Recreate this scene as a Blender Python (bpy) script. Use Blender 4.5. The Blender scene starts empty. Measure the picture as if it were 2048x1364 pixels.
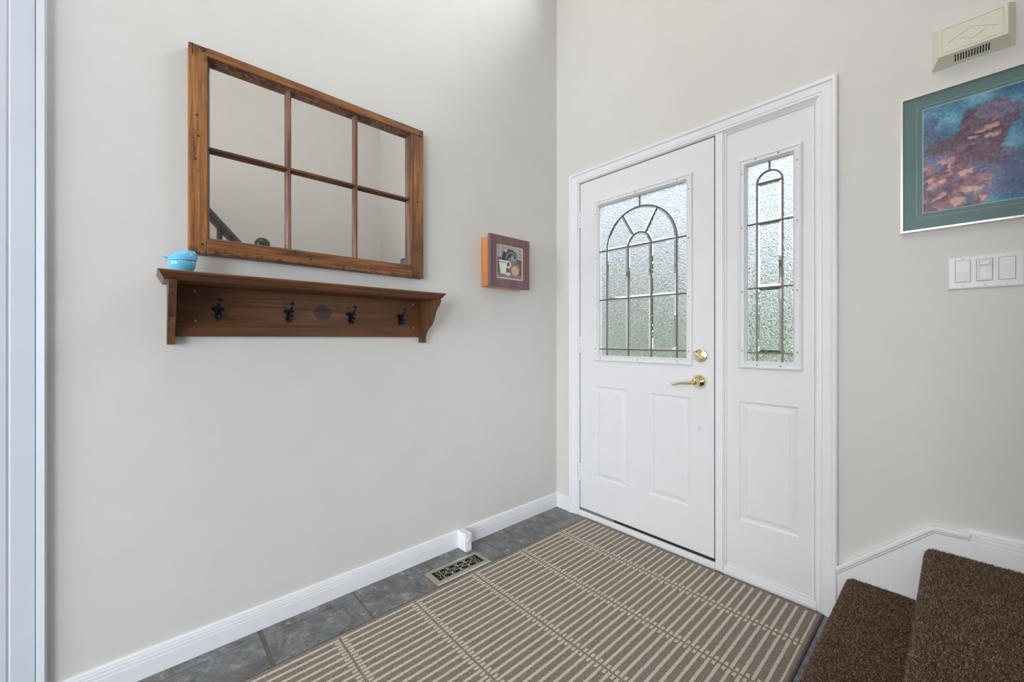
import bpy, bmesh, math, random
import numpy as np
from mathutils import Vector, Matrix, Euler

# ------------------------------------------------------------------ camera, world, lights
SC = bpy.context.scene
COL = SC.collection
random.seed(7)
RNG = np.random.default_rng(11)

cam_d = bpy.data.cameras.new('camera')
cam = bpy.data.objects.new('camera', cam_d)
COL.objects.link(cam)
cam.location = (1.781, -2.006, 1.098)
cam.rotation_euler = (math.pi / 2, 0, math.radians(47.893))
cam_d.sensor_width = 36.0
cam_d.lens = 14.203
cam_d.shift_y = -4.5 / 2048
cam_d.clip_start = 0.02
SC.camera = cam

SC.view_settings.view_transform = 'Standard'
SC.view_settings.look = 'None'
SC.view_settings.gamma = 1.0
SC.view_settings.exposure = 0.04
SC.view_settings.use_curve_mapping = False

world = bpy.data.worlds.new('sky')
SC.world = world
world.use_nodes = True
wt = world.node_tree
wt.nodes.clear()
w_out = wt.nodes.new('ShaderNodeOutputWorld')
w_bg = wt.nodes.new('ShaderNodeBackground')
w_tc = wt.nodes.new('ShaderNodeTexCoord')
w_sep = wt.nodes.new('ShaderNodeSeparateXYZ')
w_rmp = wt.nodes.new('ShaderNodeValToRGB')
w_rmp.color_ramp.elements[0].position = 0.0
w_rmp.color_ramp.elements[0].color = (0.93, 0.96, 1.0, 1)
w_rmp.color_ramp.elements[1].position = 0.7
w_rmp.color_ramp.elements[1].color = (0.62, 0.79, 1.0, 1)
wt.links.new(w_tc.outputs['Generated'], w_sep.inputs[0])
wt.links.new(w_sep.outputs['Z'], w_rmp.inputs[0])
wt.links.new(w_rmp.outputs[0], w_bg.inputs[0])
w_bg.inputs[1].default_value = 1.2
wt.links.new(w_bg.outputs[0], w_out.inputs[0])


def area(name, loc, target, sx, sy, power, color=(1, 1, 1), spread=180):
    d = bpy.data.lights.new(name, 'AREA')
    d.shape = 'RECTANGLE'
    d.size, d.size_y = sx, sy
    d.energy = power
    d.color = color
    d.spread = math.radians(spread)
    o = bpy.data.objects.new(name, d)
    COL.objects.link(o)
    o.location = loc
    o.rotation_euler = (Vector(target) - Vector(loc)).to_track_quat('-Z', 'Y').to_euler()
    return o


# daylight through the high window over the door; added fill lamps behind the
# camera, at the stair landing and under the hall ceiling
area('daylight_high_window', (2.1, 1.5, 4.35), (0.6, -0.9, 2.6), 2.2, 1.7, 160, (0.97, 0.98, 1.0))
area('rear_fill', (1.4, -6.7, 1.35), (1.0, 0.0, 1.0), 2.4, 2.2, 112, (0.93, 0.96, 1.0))  # added fill for door and back wall; no window stands there
area('living_room_fill', (4.3, -6.5, 1.35), (0.0, -0.7, 0.9), 2.4, 2.2, 205, (0.80, 0.90, 1.0))  # added cool fill for the left wall
area('landing_fill', (2.695, -0.80, 1.15), (0.0, -0.52, 0.50), 0.8, 0.9, 1.9, (1.0, 0.98, 0.96), 70)  # added low fill for the wall near the corner
area('ceiling_fill', (0.95, -1.9, 4.4), (1.9, -1.1, 2.0), 1.6, 1.6, 27, (1.0, 0.92, 0.87))  # added overhead fill, tilted to brighten the right wall


# ------------------------------------------------------------------ node helpers
def srgb(r, g, b):
    def f(c):
        c /= 255.0
        return c / 12.92 if c <= 0.04045 else ((c + 0.055) / 1.055) ** 2.4
    return (f(r), f(g), f(b), 1.0)


class N:
    """tiny node graph builder around one Principled BSDF"""
    def __init__(self, name, rough=0.5, metal=0.0, base=None, spec=None):
        self.m = bpy.data.materials.new(name)
        self.m.use_nodes = True
        self.t = self.m.node_tree
        self.b = self.t.nodes['Principled BSDF']
        self.b.inputs['Roughness'].default_value = rough
        self.b.inputs['Metallic'].default_value = metal
        if base:
            self.b.inputs['Base Color'].default_value = base
        if spec is not None:
            self.b.inputs['Specular IOR Level'].default_value = spec

    def n(self, typ, **kw):
        nd = self.t.nodes.new(typ)
        for k, v in kw.items():
            setattr(nd, k, v)
        return nd

    def l(self, a, b):
        self.t.links.new(a, b)

    def coord(self, scale=(1, 1, 1), world=False, rot=(0, 0, 0), loc=(0, 0, 0)):
        if world:
            src = self.n('ShaderNodeNewGeometry').outputs['Position']
        else:
            src = self.n('ShaderNodeTexCoord').outputs['Object']
        mp = self.n('ShaderNodeMapping')
        mp.inputs['Scale'].default_value = scale
        mp.inputs['Rotation'].default_value = rot
        mp.inputs['Location'].default_value = loc
        self.l(src, mp.inputs[0])
        return mp.outputs[0]

    def noise(self, vec, scale, detail=3, rough=0.55, dist=0.0):
        nd = self.n('ShaderNodeTexNoise')
        nd.inputs['Scale'].default_value = scale
        nd.inputs['Detail'].default_value = detail
        nd.inputs['Roughness'].default_value = rough
        nd.inputs['Distortion'].default_value = dist
        self.l(vec, nd.inputs['Vector'])
        return nd.outputs['Fac']

    def ramp(self, fac, stops):
        nd = self.n('ShaderNodeValToRGB')
        el = nd.color_ramp.elements
        while len(el) < len(stops):
            el.new(0.5)
        for e, (p, c) in zip(el, stops):
            e.position = p
            e.color = c if len(c) == 4 else (*c, 1)
        self.l(fac, nd.inputs[0])
        return nd.outputs[0]

    def gray(self, fac, a, b, lo=0.0, hi=1.0):
        nd = self.n('ShaderNodeMapRange')
        for i, v in zip(range(1, 5), (a, b, lo, hi)):
            nd.inputs[i].default_value = v
        self.l(fac, nd.inputs[0])
        return nd.outputs[0]

    def mix(self, fac, a, b, mode='MIX'):
        nd = self.n('ShaderNodeMix', data_type='RGBA', blend_type=mode)
        for sock, v in ((nd.inputs[0], fac), (nd.inputs[6], a), (nd.inputs[7], b)):
            if isinstance(v, (int, float)):
                sock.default_value = v
            elif isinstance(v, tuple):
                sock.default_value = v
            else:
                self.l(v, sock)
        return nd.outputs[2]

    def math(self, op, a, b=None, c=None):
        nd = self.n('ShaderNodeMath', operation=op)
        for i, v in enumerate((a, b, c)):
            if v is None:
                continue
            if isinstance(v, (int, float)):
                nd.inputs[i].default_value = v
            else:
                self.l(v, nd.inputs[i])
        return nd.outputs[0]

    def color(self, s):
        self.l(s, self.b.inputs['Base Color'])

    def rough(self, s):
        self.l(s, self.b.inputs['Roughness'])

    def bump(self, h, dist=0.001, strength=1.0):
        nd = self.n('ShaderNodeBump')
        nd.inputs['Distance'].default_value = dist
        nd.inputs['Strength'].default_value = strength
        self.l(h, nd.inputs['Height'])
        self.l(nd.outputs[0], self.b.inputs['Normal'])


def paint(name, rgb, rough=0.45, bump=0.0, scale=300.0, spec=None):
    g = N(name, rough, base=srgb(*rgb), spec=spec)
    v = g.coord(world=True)
    f = g.noise(v, 6, 3)
    g.color(g.mix(g.gray(f, 0.3, 0.7), srgb(*[c - 1.5 for c in rgb]), srgb(*[min(255, c + 1.5) for c in rgb])))
    if bump:
        g.bump(g.noise(v, scale, 2), bump, 0.6)
    return g.m


def wood(name, axis, light, mid, dark, rough=0.42, fine=55.0, wear=0.5, knot=None, stains=()):
    """stained wood, grain along the given axis"""
    g = N(name, rough)
    sc = [fine, fine, fine]
    sc[axis] = fine * 0.045
    v = g.coord(tuple(sc), world=True)
    f1 = g.noise(v, 1.0, 5, 0.6, 0.6)
    sc2 = [9, 9, 9]
    sc2[axis] = 2.2
    v2 = g.coord(tuple(sc2), world=True)
    f2 = g.noise(v2, 1.0, 4, 0.6, 0.3)
    c = g.ramp(f1, [(0.30, srgb(*dark)), (0.48, srgb(*mid)), (0.68, srgb(*light))])
    c = g.mix(g.gray(f2, 0.50, 0.68, 0, wear), c, srgb(*dark))
    f3 = g.noise(g.coord((1, 1, 1), world=True), 95, 2, 0.5)
    c = g.mix(g.gray(f3, 0.66, 0.76, 0, wear * 0.8), c, srgb(*[q * 0.55 for q in dark]))
    if stains:
        pos = g.n('ShaderNodeNewGeometry').outputs['Position']
        sp = g.n('ShaderNodeSeparateXYZ')
        g.l(pos, sp.inputs[0])
        wob = g.math('MULTIPLY', g.math('SUBTRACT', g.noise(g.coord((1, 1, 1), world=True), 55, 4, 0.65), 0.5), 0.11)
        for ax_, at_, reach in stains:
            dd = g.math('ADD', g.math('ABSOLUTE', g.math('SUBTRACT', sp.outputs[ax_], at_)), wob)
            c = g.mix(g.gray(dd, 0.0, reach, 0.9, 0), c, srgb(52, 40, 34))
    if knot:
        ky, kz, r = knot
        pos = g.n('ShaderNodeNewGeometry').outputs['Position']
        sp = g.n('ShaderNodeSeparateXYZ')
        g.l(pos, sp.inputs[0])
        dy = g.math('SUBTRACT', sp.outputs[1], ky)
        dz = g.math('SUBTRACT', sp.outputs[2], kz)
        d = g.math('SQRT', g.math('ADD', g.math('MULTIPLY', dy, dy), g.math('MULTIPLY', g.math('MULTIPLY', dz, dz), 1.25)))
        wob = g.noise(g.coord((1, 1, 1), world=True), 40, 2)
        d = g.math('ADD', d, g.math('MULTIPLY', g.math('SUBTRACT', wob, 0.5), 0.012))
        rings = g.math('SINE', g.math('MULTIPLY', d, 420.0))
        near = g.gray(d, r * 1.1, r * 2.6, 1, 0)
        c = g.mix(g.math('MULTIPLY', near, g.gray(rings, -1, 1, 0.05, 0.32)), c, srgb(*[q * 0.62 for q in dark]))
        c = g.mix(g.gray(d, r * 1.0, r * 1.35, 0.55, 0), c, srgb(*mid))
        c = g.mix(g.gray(d, r * 0.8, r * 1.02, 0.92, 0), c, srgb(46, 20, 10))
    g.color(c)
    g.rough(g.gray(f1, 0.3, 0.7, rough + 0.1, rough - 0.08))
    g.bump(f1, 0.0006, 0.5)
    return g.m


# ------------------------------------------------------------------ materials
M = {}
M['wall'] = paint('greige_wall_paint', (223, 221, 217), 0.55, 0.0004, 420, 0.35)
M['ceiling'] = paint('white_ceiling_paint', (236, 236, 234), 0.7, 0.001, 200)
M['trim'] = paint('white_trim_paint', (243, 244, 247), 0.32, 0.0003, 120)
M['door'] = paint('white_door_paint', (236, 237, 240), 0.38, 0.0003, 160)
M['closet'] = paint('cool_white_closet_paint', (212, 216, 225), 0.4)
M['plastic'] = paint('white_plastic', (232, 232, 235), 0.28)
M['cream'] = paint('cream_plastic', (228, 224, 207), 0.42)
M['grout'] = paint('brown_grey_grout', (104, 96, 88), 0.8, 0.001, 300)
M['dark'] = N('dark_gap', 0.8, base=srgb(36, 35, 34)).m
M['black'] = N('duct_black', 0.7, base=srgb(14, 13, 14)).m
M['seal'] = N('taupe_door_seal', 0.7, base=srgb(122, 118, 106)).m
M['screw'] = N('dull_screw', 0.5, 0.4, base=srgb(150, 150, 155)).m
M['brass'] = N('polished_brass', 0.13, 1.0, base=srgb(240, 226, 182)).m
M['came'] = N('zinc_came', 0.42, 0.85, base=srgb(128, 122, 114)).m
M['nickel'] = N('brushed_nickel', 0.3, 1.0, base=srgb(196, 190, 176)).m
M['silver'] = N('pale_gold_metal', 0.3, 1.0, base=srgb(240, 234, 222)).m
M['line'] = N('mat_gilt_line', 0.5, 0.2, base=srgb(156, 164, 146)).m
M['bevelcut'] = N('mat_bevel_cut', 0.6, base=srgb(168, 190, 200)).m
M['iron'] = N('blackened_iron', 0.33, 0.8, base=srgb(46, 48, 54)).m
M['mirror'] = N('mirror_glass', 0.015, 1.0, base=(0.97, 0.97, 0.95, 1)).m
M['espresso'] = wood('espresso_wood', 2, (84, 74, 70), (66, 57, 54), (50, 43, 41), 0.3, 40, 0.3)

M['frame_v'] = wood('old_sash_wood_upright', 2, (186, 132, 80), (152, 100, 55), (84, 53, 34), 0.45, 95, 0.9, stains=((2, 1.385, 0.035), (2, 2.106, 0.05)))
M['frame_h'] = wood('old_sash_wood_level', 1, (166, 112, 62), (130, 82, 42), (72, 44, 27), 0.45, 95, 0.9, stains=((1, -1.906, 0.045), (1, -1.008, 0.035), (2, 1.386, 0.010)))
M['muntin_v'] = wood('worn_muntin_wood_upright', 2, (158, 122, 104), (120, 82, 64), (70, 42, 32), 0.45, 80, 0.6)
M['muntin_h'] = wood('worn_muntin_wood_level', 1, (124, 82, 54), (92, 56, 34), (54, 32, 20), 0.45, 80, 0.6)
M['shelf_y'] = wood('walnut_stain_level', 1, (128, 84, 50), (104, 64, 36), (74, 44, 25), 0.38, 42, 0.5)
M['shelf_z'] = wood('walnut_stain_upright', 2, (128, 88, 58), (104, 68, 42), (72, 46, 28), 0.4, 46, 0.5)
M['shelf_back'] = wood('walnut_stain_knotty', 1, (126, 80, 42), (104, 63, 31), (76, 44, 22), 0.36, 34, 0.4, knot=(-1.468, 1.205, 0.038))
M['pine'] = wood('orange_pine', 2, (216, 152, 104), (202, 134, 86), (178, 110, 68), 0.42, 40, 0.2)
M['plum'] = wood('plum_painted_wood', 2, (140, 106, 108), (124, 90, 94), (100, 72, 76), 0.4, 40, 0.2)


def slate():
    g = N('slate_tile', 0.34)
    v = g.coord(world=True)
    a = g.noise(v, 7.5, 8, 0.72, 0.8)
    b = g.noise(g.coord(world=True, loc=(4, 2, 1)), 11, 8, 0.72, 0.7)
    c = g.noise(g.coord(world=True, loc=(9, 5, 3)), 16, 8, 0.75, 1.0)
    d = g.noise(g.coord(world=True, loc=(1, 7, 2)), 60, 5, 0.7)
    col = g.ramp(a, [(0.33, srgb(74, 76, 78)), (0.46, srgb(104, 105, 105)), (0.56, srgb(128, 131, 132)), (0.68, srgb(100, 98, 94))])
    col = g.mix(g.gray(b, 0.50, 0.64, 0, 0.8), col, srgb(120, 108, 98))
    col = g.mix(g.gray(b, 0.46, 0.36, 0, 0.65), col, srgb(92, 108, 116))
    col = g.mix(g.gray(c, 0.54, 0.68, 0, 0.9), col, srgb(172, 180, 188))
    col = g.mix(g.gray(c, 0.44, 0.32, 0, 0.75), col, srgb(62, 62, 62))
    col = g.mix(g.gray(d, 0.56, 0.74, 0, 0.5), col, srgb(148, 146, 142))
    col = g.mix(g.gray(d, 0.44, 0.30, 0, 0.5), col, srgb(64, 64, 66))
    g.color(col)
    g.rough(g.gray(b, 0.3, 0.7, 0.26, 0.46))
    g.bump(a, 0.002, 0.5)
    return g.m


M['slate'] = slate()

RUG_X0, RUG_X1 = 0.250, 1.418
RUG_Y1, RUG_Y0 = -0.022, -2.55
STRIPE = 0.0322
SEAM0, SEAMP = -0.272, 0.3035


def rug_mat():
    g = N('striped_loop_rug', 0.95, spec=0.15)
    pos = g.n('ShaderNodeNewGeometry').outputs['Position']
    fz = g.n('ShaderNodeTexNoise')
    fz.inputs['Scale'].default_value = 170
    fz.inputs['Detail'].default_value = 1
    g.l(pos, fz.inputs['Vector'])
    sp = g.n('ShaderNodeSeparateXYZ')
    g.l(pos, sp.inputs[0])
    cs = g.n('ShaderNodeSeparateXYZ')
    g.l(fz.outputs['Color'], cs.inputs[0])
    x = g.math('ADD', sp.outputs[0], g.math('MULTIPLY', g.math('SUBTRACT', cs.outputs[0], 0.5), 0.0055))
    y = g.math('ADD', sp.outputs[1], g.math('MULTIPLY', g.math('SUBTRACT', cs.outputs[1], 0.5), 0.006))
    ph = g.math('FRACT', g.math('DIVIDE', g.math('SUBTRACT', x, RUG_X0 + 0.026 - 0.5 * STRIPE), STRIPE))
    dist = g.math('ABSOLUTE', g.math('SUBTRACT', ph, 0.5))          # 0 in the middle of a stripe
    stripe = g.gray(dist, 0.148, 0.168, 1, 0)
    sy = g.math('FRACT', g.math('ADD', g.math('DIVIDE', g.math('SUBTRACT', y, SEAM0), SEAMP), 0.5))
    ds = g.math('MULTIPLY', g.math('ABSOLUTE', g.math('SUBTRACT', sy, 0.5)), SEAMP)   # metres from a seam
    dot = g.math('MULTIPLY', g.gray(dist, 0.33, 0.35, 0, 1), g.gray(ds, 0.021, 0.024, 1, 0))
    cream = g.math('MAXIMUM', stripe, dot)
    cream = g.math('MULTIPLY', cream, g.gray(ds, 0.0035, 0.0055, 0, 1))
    inx = g.math('MULTIPLY', g.gray(sp.outputs[0], RUG_X0 + 0.012, RUG_X0 + 0.014, 0, 1), g.gray(sp.outputs[0], RUG_X1 - 0.014, RUG_X1 - 0.012, 1, 0))
    iny = g.gray(sp.outputs[1], RUG_Y1 - 0.020, RUG_Y1 - 0.017, 1, 0)
    cream = g.math('MULTIPLY', cream, g.math('MULTIPLY', inx, iny))
    v = g.coord(world=True)
    sp1 = g.noise(v, 520, 2, 0.6)
    sp2 = g.noise(v, 230, 2, 0.6)
    taupe = g.ramp(sp1, [(0.36, srgb(84, 76, 68)), (0.5, srgb(139, 129, 118)), (0.64, srgb(190, 180, 167))])
    lite = g.ramp(sp1, [(0.3, srgb(192, 183, 168)), (0.65, srgb(230, 222, 207))])
    g.color(g.mix(cream, taupe, lite))
    h = g.math('ADD', sp2, g.math('MULTIPLY', cream, 0.5))
    g.bump(h, 0.003, 0.8)
    return g.m


M['rug'] = rug_mat()
M['binding'] = N('charcoal_binding', 0.9, base=srgb(88, 84, 82)).m


def attr_mat(name, rough=0.5, attr='col', spec=None):
    g = N(name, rough, spec=spec)
    a = g.n('ShaderNodeAttribute', attribute_name=attr)
    g.color(a.outputs['Color'])
    return g.m


M['pile'] = attr_mat('brown_frieze_pile', 0.95, spec=0.1)
g = N('brown_carpet_backing', 0.95, spec=0.1)
g.color(g.ramp(g.noise(g.coord(world=True), 300, 2), [(0.3, srgb(70, 56, 46)), (0.7, srgb(112, 94, 80))]))
M['carpet'] = g.m
M['print'] = attr_mat('art_print', 0.45)
M['teal'] = paint('teal_mat_board', (92, 122, 122), 0.4)


def glass(name, tex):
    g = N(name, 0.0)
    g.b.inputs['Base Color'].default_value = (1, 1, 1, 1)
    g.b.inputs['Transmission Weight'].default_value = 1.0
    g.b.inputs['IOR'].default_value = 1.45
    if tex:
        g.b.inputs['Roughness'].default_value = 0.02
        v = g.coord((1, 1, 0.7), world=True)
        h = g.noise(v, tex, 2, 0.5, 1.5)
        g.bump(h, 0.0075, 1.0)
    return g.m


M['glass_tex'] = glass('hammered_glass', 100)
M['glass_clear'] = glass('clear_bevel_glass', 0)
# plain window pane: thin, passes straight through, mirrors a little
m = bpy.data.materials.new('thin_window_pane')
m.use_nodes = True
t = m.node_tree
t.nodes.clear()
o_ = t.nodes.new('ShaderNodeOutputMaterial')
mx = t.nodes.new('ShaderNodeMixShader')
tr = t.nodes.new('ShaderNodeBsdfTransparent')
gl = t.nodes.new('ShaderNodeBsdfGlossy')
gl.inputs['Roughness'].default_value = 0.02
mx.inputs[0].default_value = 0.06
t.links.new(tr.outputs[0], mx.inputs[1])
t.links.new(gl.outputs[0], mx.inputs[2])
t.links.new(mx.outputs[0], o_.inputs[0])
M['pane'] = m

g = N('blue_glaze', 0.09)
f = g.noise(g.coord((1, 1, 1)), 30, 2)
g.color(g.mix(g.gray(f, 0.3, 0.7), srgb(106, 190, 226), srgb(132, 208, 238)))
M['blue'] = g.m
g = N('lawn_grass', 0.9)
f = g.noise(g.coord(world=True), 6, 5)
g.color(g.ramp(f, [(0.3, srgb(92, 128, 62)), (0.7, srgb(158, 186, 104))]))
M['grass'] = g.m
M['leaf'] = attr_mat('tree_leaf', 0.6)
M['bark'] = wood('tree_bark', 2, (104, 90, 76), (84, 72, 60), (58, 48, 40), 0.9, 14, 0.3)
M['siding'] = paint('pale_siding', (206, 198, 184), 0.6)
M['roof'] = paint('grey_roof_shingle', (150, 150, 152), 0.9, 0.004, 40)
M['winglass'] = N('dark_house_window', 0.1, base=srgb(60, 68, 76)).m
M['concrete'] = paint('porch_concrete', (176, 174, 170), 0.85, 0.002, 60)


# ------------------------------------------------------------------ geometry helpers
class B:
    def __init__(self):
        self.v, self.f, self.mi, self.sm = [], [], [], []

    def add(self, verts, faces, mi=0, smooth=False):
        o = len(self.v)
        self.v += [tuple(p) for p in verts]
        for fc in faces:
            self.f.append(tuple(i + o for i in fc))
            self.mi.append(mi)
            self.sm.append(smooth)
        return self

    def box(self, x0, x1, y0, y1, z0, z1, bev=0.0, mi=0):
        x0, x1 = min(x0, x1), max(x0, x1)
        y0, y1 = min(y0, y1), max(y0, y1)
        z0, z1 = min(z0, z1), max(z0, z1)
        bm = bmesh.new()
        vs = [bm.verts.new(p) for p in ((x0, y0, z0), (x1, y0, z0), (x1, y1, z0), (x0, y1, z0),
                                        (x0, y0, z1), (x1, y0, z1), (x1, y1, z1), (x0, y1, z1))]
        for q in ((3, 2, 1, 0), (4, 5, 6, 7), (0, 1, 5, 4), (1, 2, 6, 5), (2, 3, 7, 6), (3, 0, 4, 7)):
            bm.faces.new([vs[i] for i in q])
        if bev:
            bmesh.ops.bevel(bm, geom=bm.edges[:], offset=bev, segments=2, affect='EDGES', profile=0.6)
        bm.verts.index_update()
        self.add([v.co[:] for v in bm.verts], [[v.index for v in f_.verts] for f_ in bm.faces], mi)
        bm.free()
        return self

    def loops(self, rows, closed_u=True, cap0=False, cap1=False, mi=0, smooth=False):
        """bridge successive vertex rows of the same length"""
        n = len(rows[0])
        vs = [p for r in rows for p in r]
        fs = []
        for i in range(len(rows) - 1):
            for j in range(n if closed_u else n - 1):
                k = (j + 1) % n
                fs.append((i * n + j, i * n + k, (i + 1) * n + k, (i + 1) * n + j))
        if cap0:
            fs.append(tuple(reversed(range(n))))
        if cap1:
            fs.append(tuple(range((len(rows) - 1) * n, len(rows) * n)))
        return self.add(vs, fs, mi, smooth)

    def tube(self, path, r, seg=10, mi=0, caps=True):
        path = [Vector(p) for p in path]
        rr = r if isinstance(r, (list, tuple)) else [r] * len(path)
        rows = []
        up = None
        for i, p in enumerate(path):
            t_ = (path[min(i + 1, len(path) - 1)] - path[max(i - 1, 0)]).normalized()
            if up is None:
                up = t_.orthogonal().normalized()
            up = (up - t_ * up.dot(t_)).normalized()
            s = t_.cross(up)
            rows.append([p + (up * math.cos(a) + s * math.sin(a)) * rr[i]
                         for a in [2 * math.pi * k / seg for k in range(seg)]])
        return self.loops(rows, True, caps, caps, mi, True)

    def lathe(self, c, axis, prof, seg=24, mi=0, smooth=True):
        """prof: (distance along axis, radius)"""
        c, a = Vector(c), Vector(axis).normalized()
        u = a.orthogonal().normalized()
        w = a.cross(u)
        rows = [[c + a * h + (u * math.cos(t_) + w * math.sin(t_)) * max(r, 1e-5)
                 for t_ in [2 * math.pi * k / seg for k in range(seg)]] for h, r in prof]
        return self.loops(rows, True, True, True, mi, smooth)

    def extrude(self, poly, fn, a, b, mi=0, smooth=False):
        """poly of 2-D points, fn(u, v, w) -> xyz, extruded from w = a to w = b"""
        rows = [[fn(u, v, a) for u, v in poly], [fn(u, v, b) for u, v in poly]]
        return self.loops(rows, True, True, True, mi, smooth)

    def done(self, name, mats, parent=None, fix=True):
        org = ORG.get(parent.name, Vector((0, 0, 0))) if parent else Vector((0, 0, 0))
        me = bpy.data.meshes.new(name)
        me.from_pydata([Vector(p) - org for p in self.v], [], self.f)
        mats = mats if isinstance(mats, (list, tuple)) else [mats]
        for mm in mats:
            me.materials.append(M[mm])
        me.polygons.foreach_set('material_index', self.mi)
        me.polygons.foreach_set('use_smooth', self.sm)
        if fix:
            bm = bmesh.new()
            bm.from_mesh(me)
            bmesh.ops.recalc_face_normals(bm, faces=bm.faces[:])
            bm.to_mesh(me)
            bm.free()
        me.update()
        o = bpy.data.objects.new(name, me)
        COL.objects.link(o)
        if parent:
            o.parent = parent
            ORG[o.name] = org
        return o


ORG = {}


def thing(name, loc, label, cat, group=None, kind=None):
    o = bpy.data.objects.new(name, None)
    o.empty_display_size = 0.05
    COL.objects.link(o)
    o.location = loc
    ORG[o.name] = Vector(loc)
    return tag(o, label, cat, group, kind)


def tag(o, label, cat, group=None, kind=None):
    o['label'] = label
    o['category'] = cat
    if group:
        o['group'] = group
    if kind:
        o['kind'] = kind
    return o


def struct(o, label, cat):
    return tag(o, label, cat, None, 'structure')


def plate(b, x0, x1, z0, z1, holes, y0, y1, fn=None, mi=0):
    """flat slab between y0 (front) and y1 with rectangular holes (x0,x1,z0,z1)"""
    fn = fn or (lambda x, y, z: (x, y, z))
    xs = sorted({x0, x1, *[h[0] for h in holes], *[h[1] for h in holes]})
    zs = sorted({z0, z1, *[h[2] for h in holes], *[h[3] for h in holes]})

    def solid(i, j):
        if not (0 <= i < len(xs) - 1 and 0 <= j < len(zs) - 1):
            return False
        cx, cz = (xs[i] + xs[i + 1]) / 2, (zs[j] + zs[j + 1]) / 2
        return not any(h[0] < cx < h[1] and h[2] < cz < h[3] for h in holes)
    for i in range(len(xs) - 1):
        for j in range(len(zs) - 1):
            if not solid(i, j):
                continue
            a, c, d, e = xs[i], xs[i + 1], zs[j], zs[j + 1]
            b.add([fn(a, y0, d), fn(c, y0, d), fn(c, y0, e), fn(a, y0, e)], [(0, 1, 2, 3)], mi)
            b.add([fn(a, y1, d), fn(a, y1, e), fn(c, y1, e), fn(c, y1, d)], [(0, 1, 2, 3)], mi)
            if not solid(i - 1, j):
                b.add([fn(a, y0, d), fn(a, y0, e), fn(a, y1, e), fn(a, y1, d)], [(0, 1, 2, 3)], mi)
            if not solid(i + 1, j):
                b.add([fn(c, y0, d), fn(c, y1, d), fn(c, y1, e), fn(c, y0, e)], [(0, 1, 2, 3)], mi)
            if not solid(i, j - 1):
                b.add([fn(a, y0, d), fn(a, y1, d), fn(c, y1, d), fn(c, y0, d)], [(0, 1, 2, 3)], mi)
            if not solid(i, j + 1):
                b.add([fn(a, y0, e), fn(c, y0, e), fn(c, y1, e), fn(a, y1, e)], [(0, 1, 2, 3)], mi)
    return b


def ring(b, x0, x1, z0, z1, prof, fn=None, fill=False, mi=0):
    """rectangular moulding: prof = (inset, y) from the outer edge inwards, mitred corners"""
    fn = fn or (lambda x, y, z: (x, y, z))
    rows = [[fn(x0 + o, y, z0 + o), fn(x1 - o, y, z0 + o), fn(x1 - o, y, z1 - o), fn(x0 + o, y, z1 - o)] for o, y in prof]
    return b.loops(rows, True, False, fill, mi)


def casing(b, xl, xr, zt, prof, fn=None, z0=0.0, mi=0):
    """door casing up one side, across and down: prof = (outset from the opening, y)"""
    fn = fn or (lambda x, y, z: (x, y, z))
    rows = [[fn(xl - o, y, z0), fn(xl - o, y, zt + o), fn(xr + o, y, zt + o), fn(xr + o, y, z0)] for o, y in prof]
    b.loops(rows, False, False, False, mi)
    return b


# ------------------------------------------------------------------ the room shell
X1, Y0, ZC = 2.72, -3.45, 4.6
XR, YR, ZR = 6.0, -6.9, 2.55        # the open living room behind the camera
T = 0.16
fl = B().box(0, 2.9, Y0, 0.10, -0.06, -0.0013).box(0, XR, YR - 0.1, Y0, -0.06, -0.0005).done('floor', 'grout')
struct(fl, 'slate-look tile floor of the entry hall', 'floor')
# slate tiles
TX = [0.015, 0.063, 0.410, 0.757, 1.104, 1.451, 1.80]
TY = [-1.690 + 0.3465 * k for k in range(-5, 6)]
TY = [y for y in TY if y < 0.0] + [0.03]
k = 0
for i in range(len(TX) - 1):
    for j in range(len(TY) - 1):
        jy0 = 0.007 if abs(TY[j] + 1.69) < 0.01 else 0.0022
        jy1 = 0.007 if abs(TY[j + 1] + 1.69) < 0.01 else 0.0022
        b = B()
        x0, x1, y0, y1 = TX[i] + 0.0015, TX[i + 1] - 0.0015, TY[j] + jy0, TY[j + 1] - jy1
        e = 0.0012
        b.loops([[(x0, y0, -0.005), (x1, y0, -0.005), (x1, y1, -0.005), (x0, y1, -0.005)],
                 [(x0, y0, -0.0015), (x1, y0, -0.0015), (x1, y1, -0.0015), (x0, y1, -0.0015)],
                 [(x0 + e, y0 + e, 0), (x1 - e, y0 + e, 0), (x1 - e, y1 - e, 0), (x0 + e, y1 - e, 0)]], True, False, True)
        b.done('floor_tile', 'slate', fl)
        k += 1

wl = B().box(-T, 0, YR - T, T, -0.06, ZC).done('wall_left', 'wall')
struct(wl, 'greige painted left wall with mirror and coat shelf', 'wall')
DOOR_HOLE = (0.155, 1.425, -0.06, 2.092)
WIN_HOLE = (0.40, 1.95, 3.28, 4.22)
b = B()
plate(b, 0.0, X1 + T, -0.06, ZC, [DOOR_HOLE, WIN_HOLE], 0.0, T)
wb = b.done('wall_back', 'wall')
struct(wb, 'greige painted back wall around the white front door', 'wall')
wr = B().box(X1, X1 + T, Y0, 0.0, -0.06, ZC).done('wall_right', 'wall')
struct(wr, 'greige painted right wall seen in the mirror', 'wall')
wf = B().box(0.0, XR, YR - T, YR, -0.06, ZR).box(XR, XR + T, YR - T, Y0 + T, -0.06, ZR).box(X1 + T, XR, Y0, Y0 + T, -0.06, ZC).box(0.0, X1, Y0 - T, Y0, ZR, ZC).done('wall_front', 'wall')
struct(wf, 'greige painted wall behind the camera', 'wall')
ce = B().box(-T, X1 + T, Y0 - T, T, ZC, ZC + 0.1).box(-T, XR + T, YR - T, Y0 - T, ZR, ZR + 0.1).done('ceiling', 'ceiling')
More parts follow.
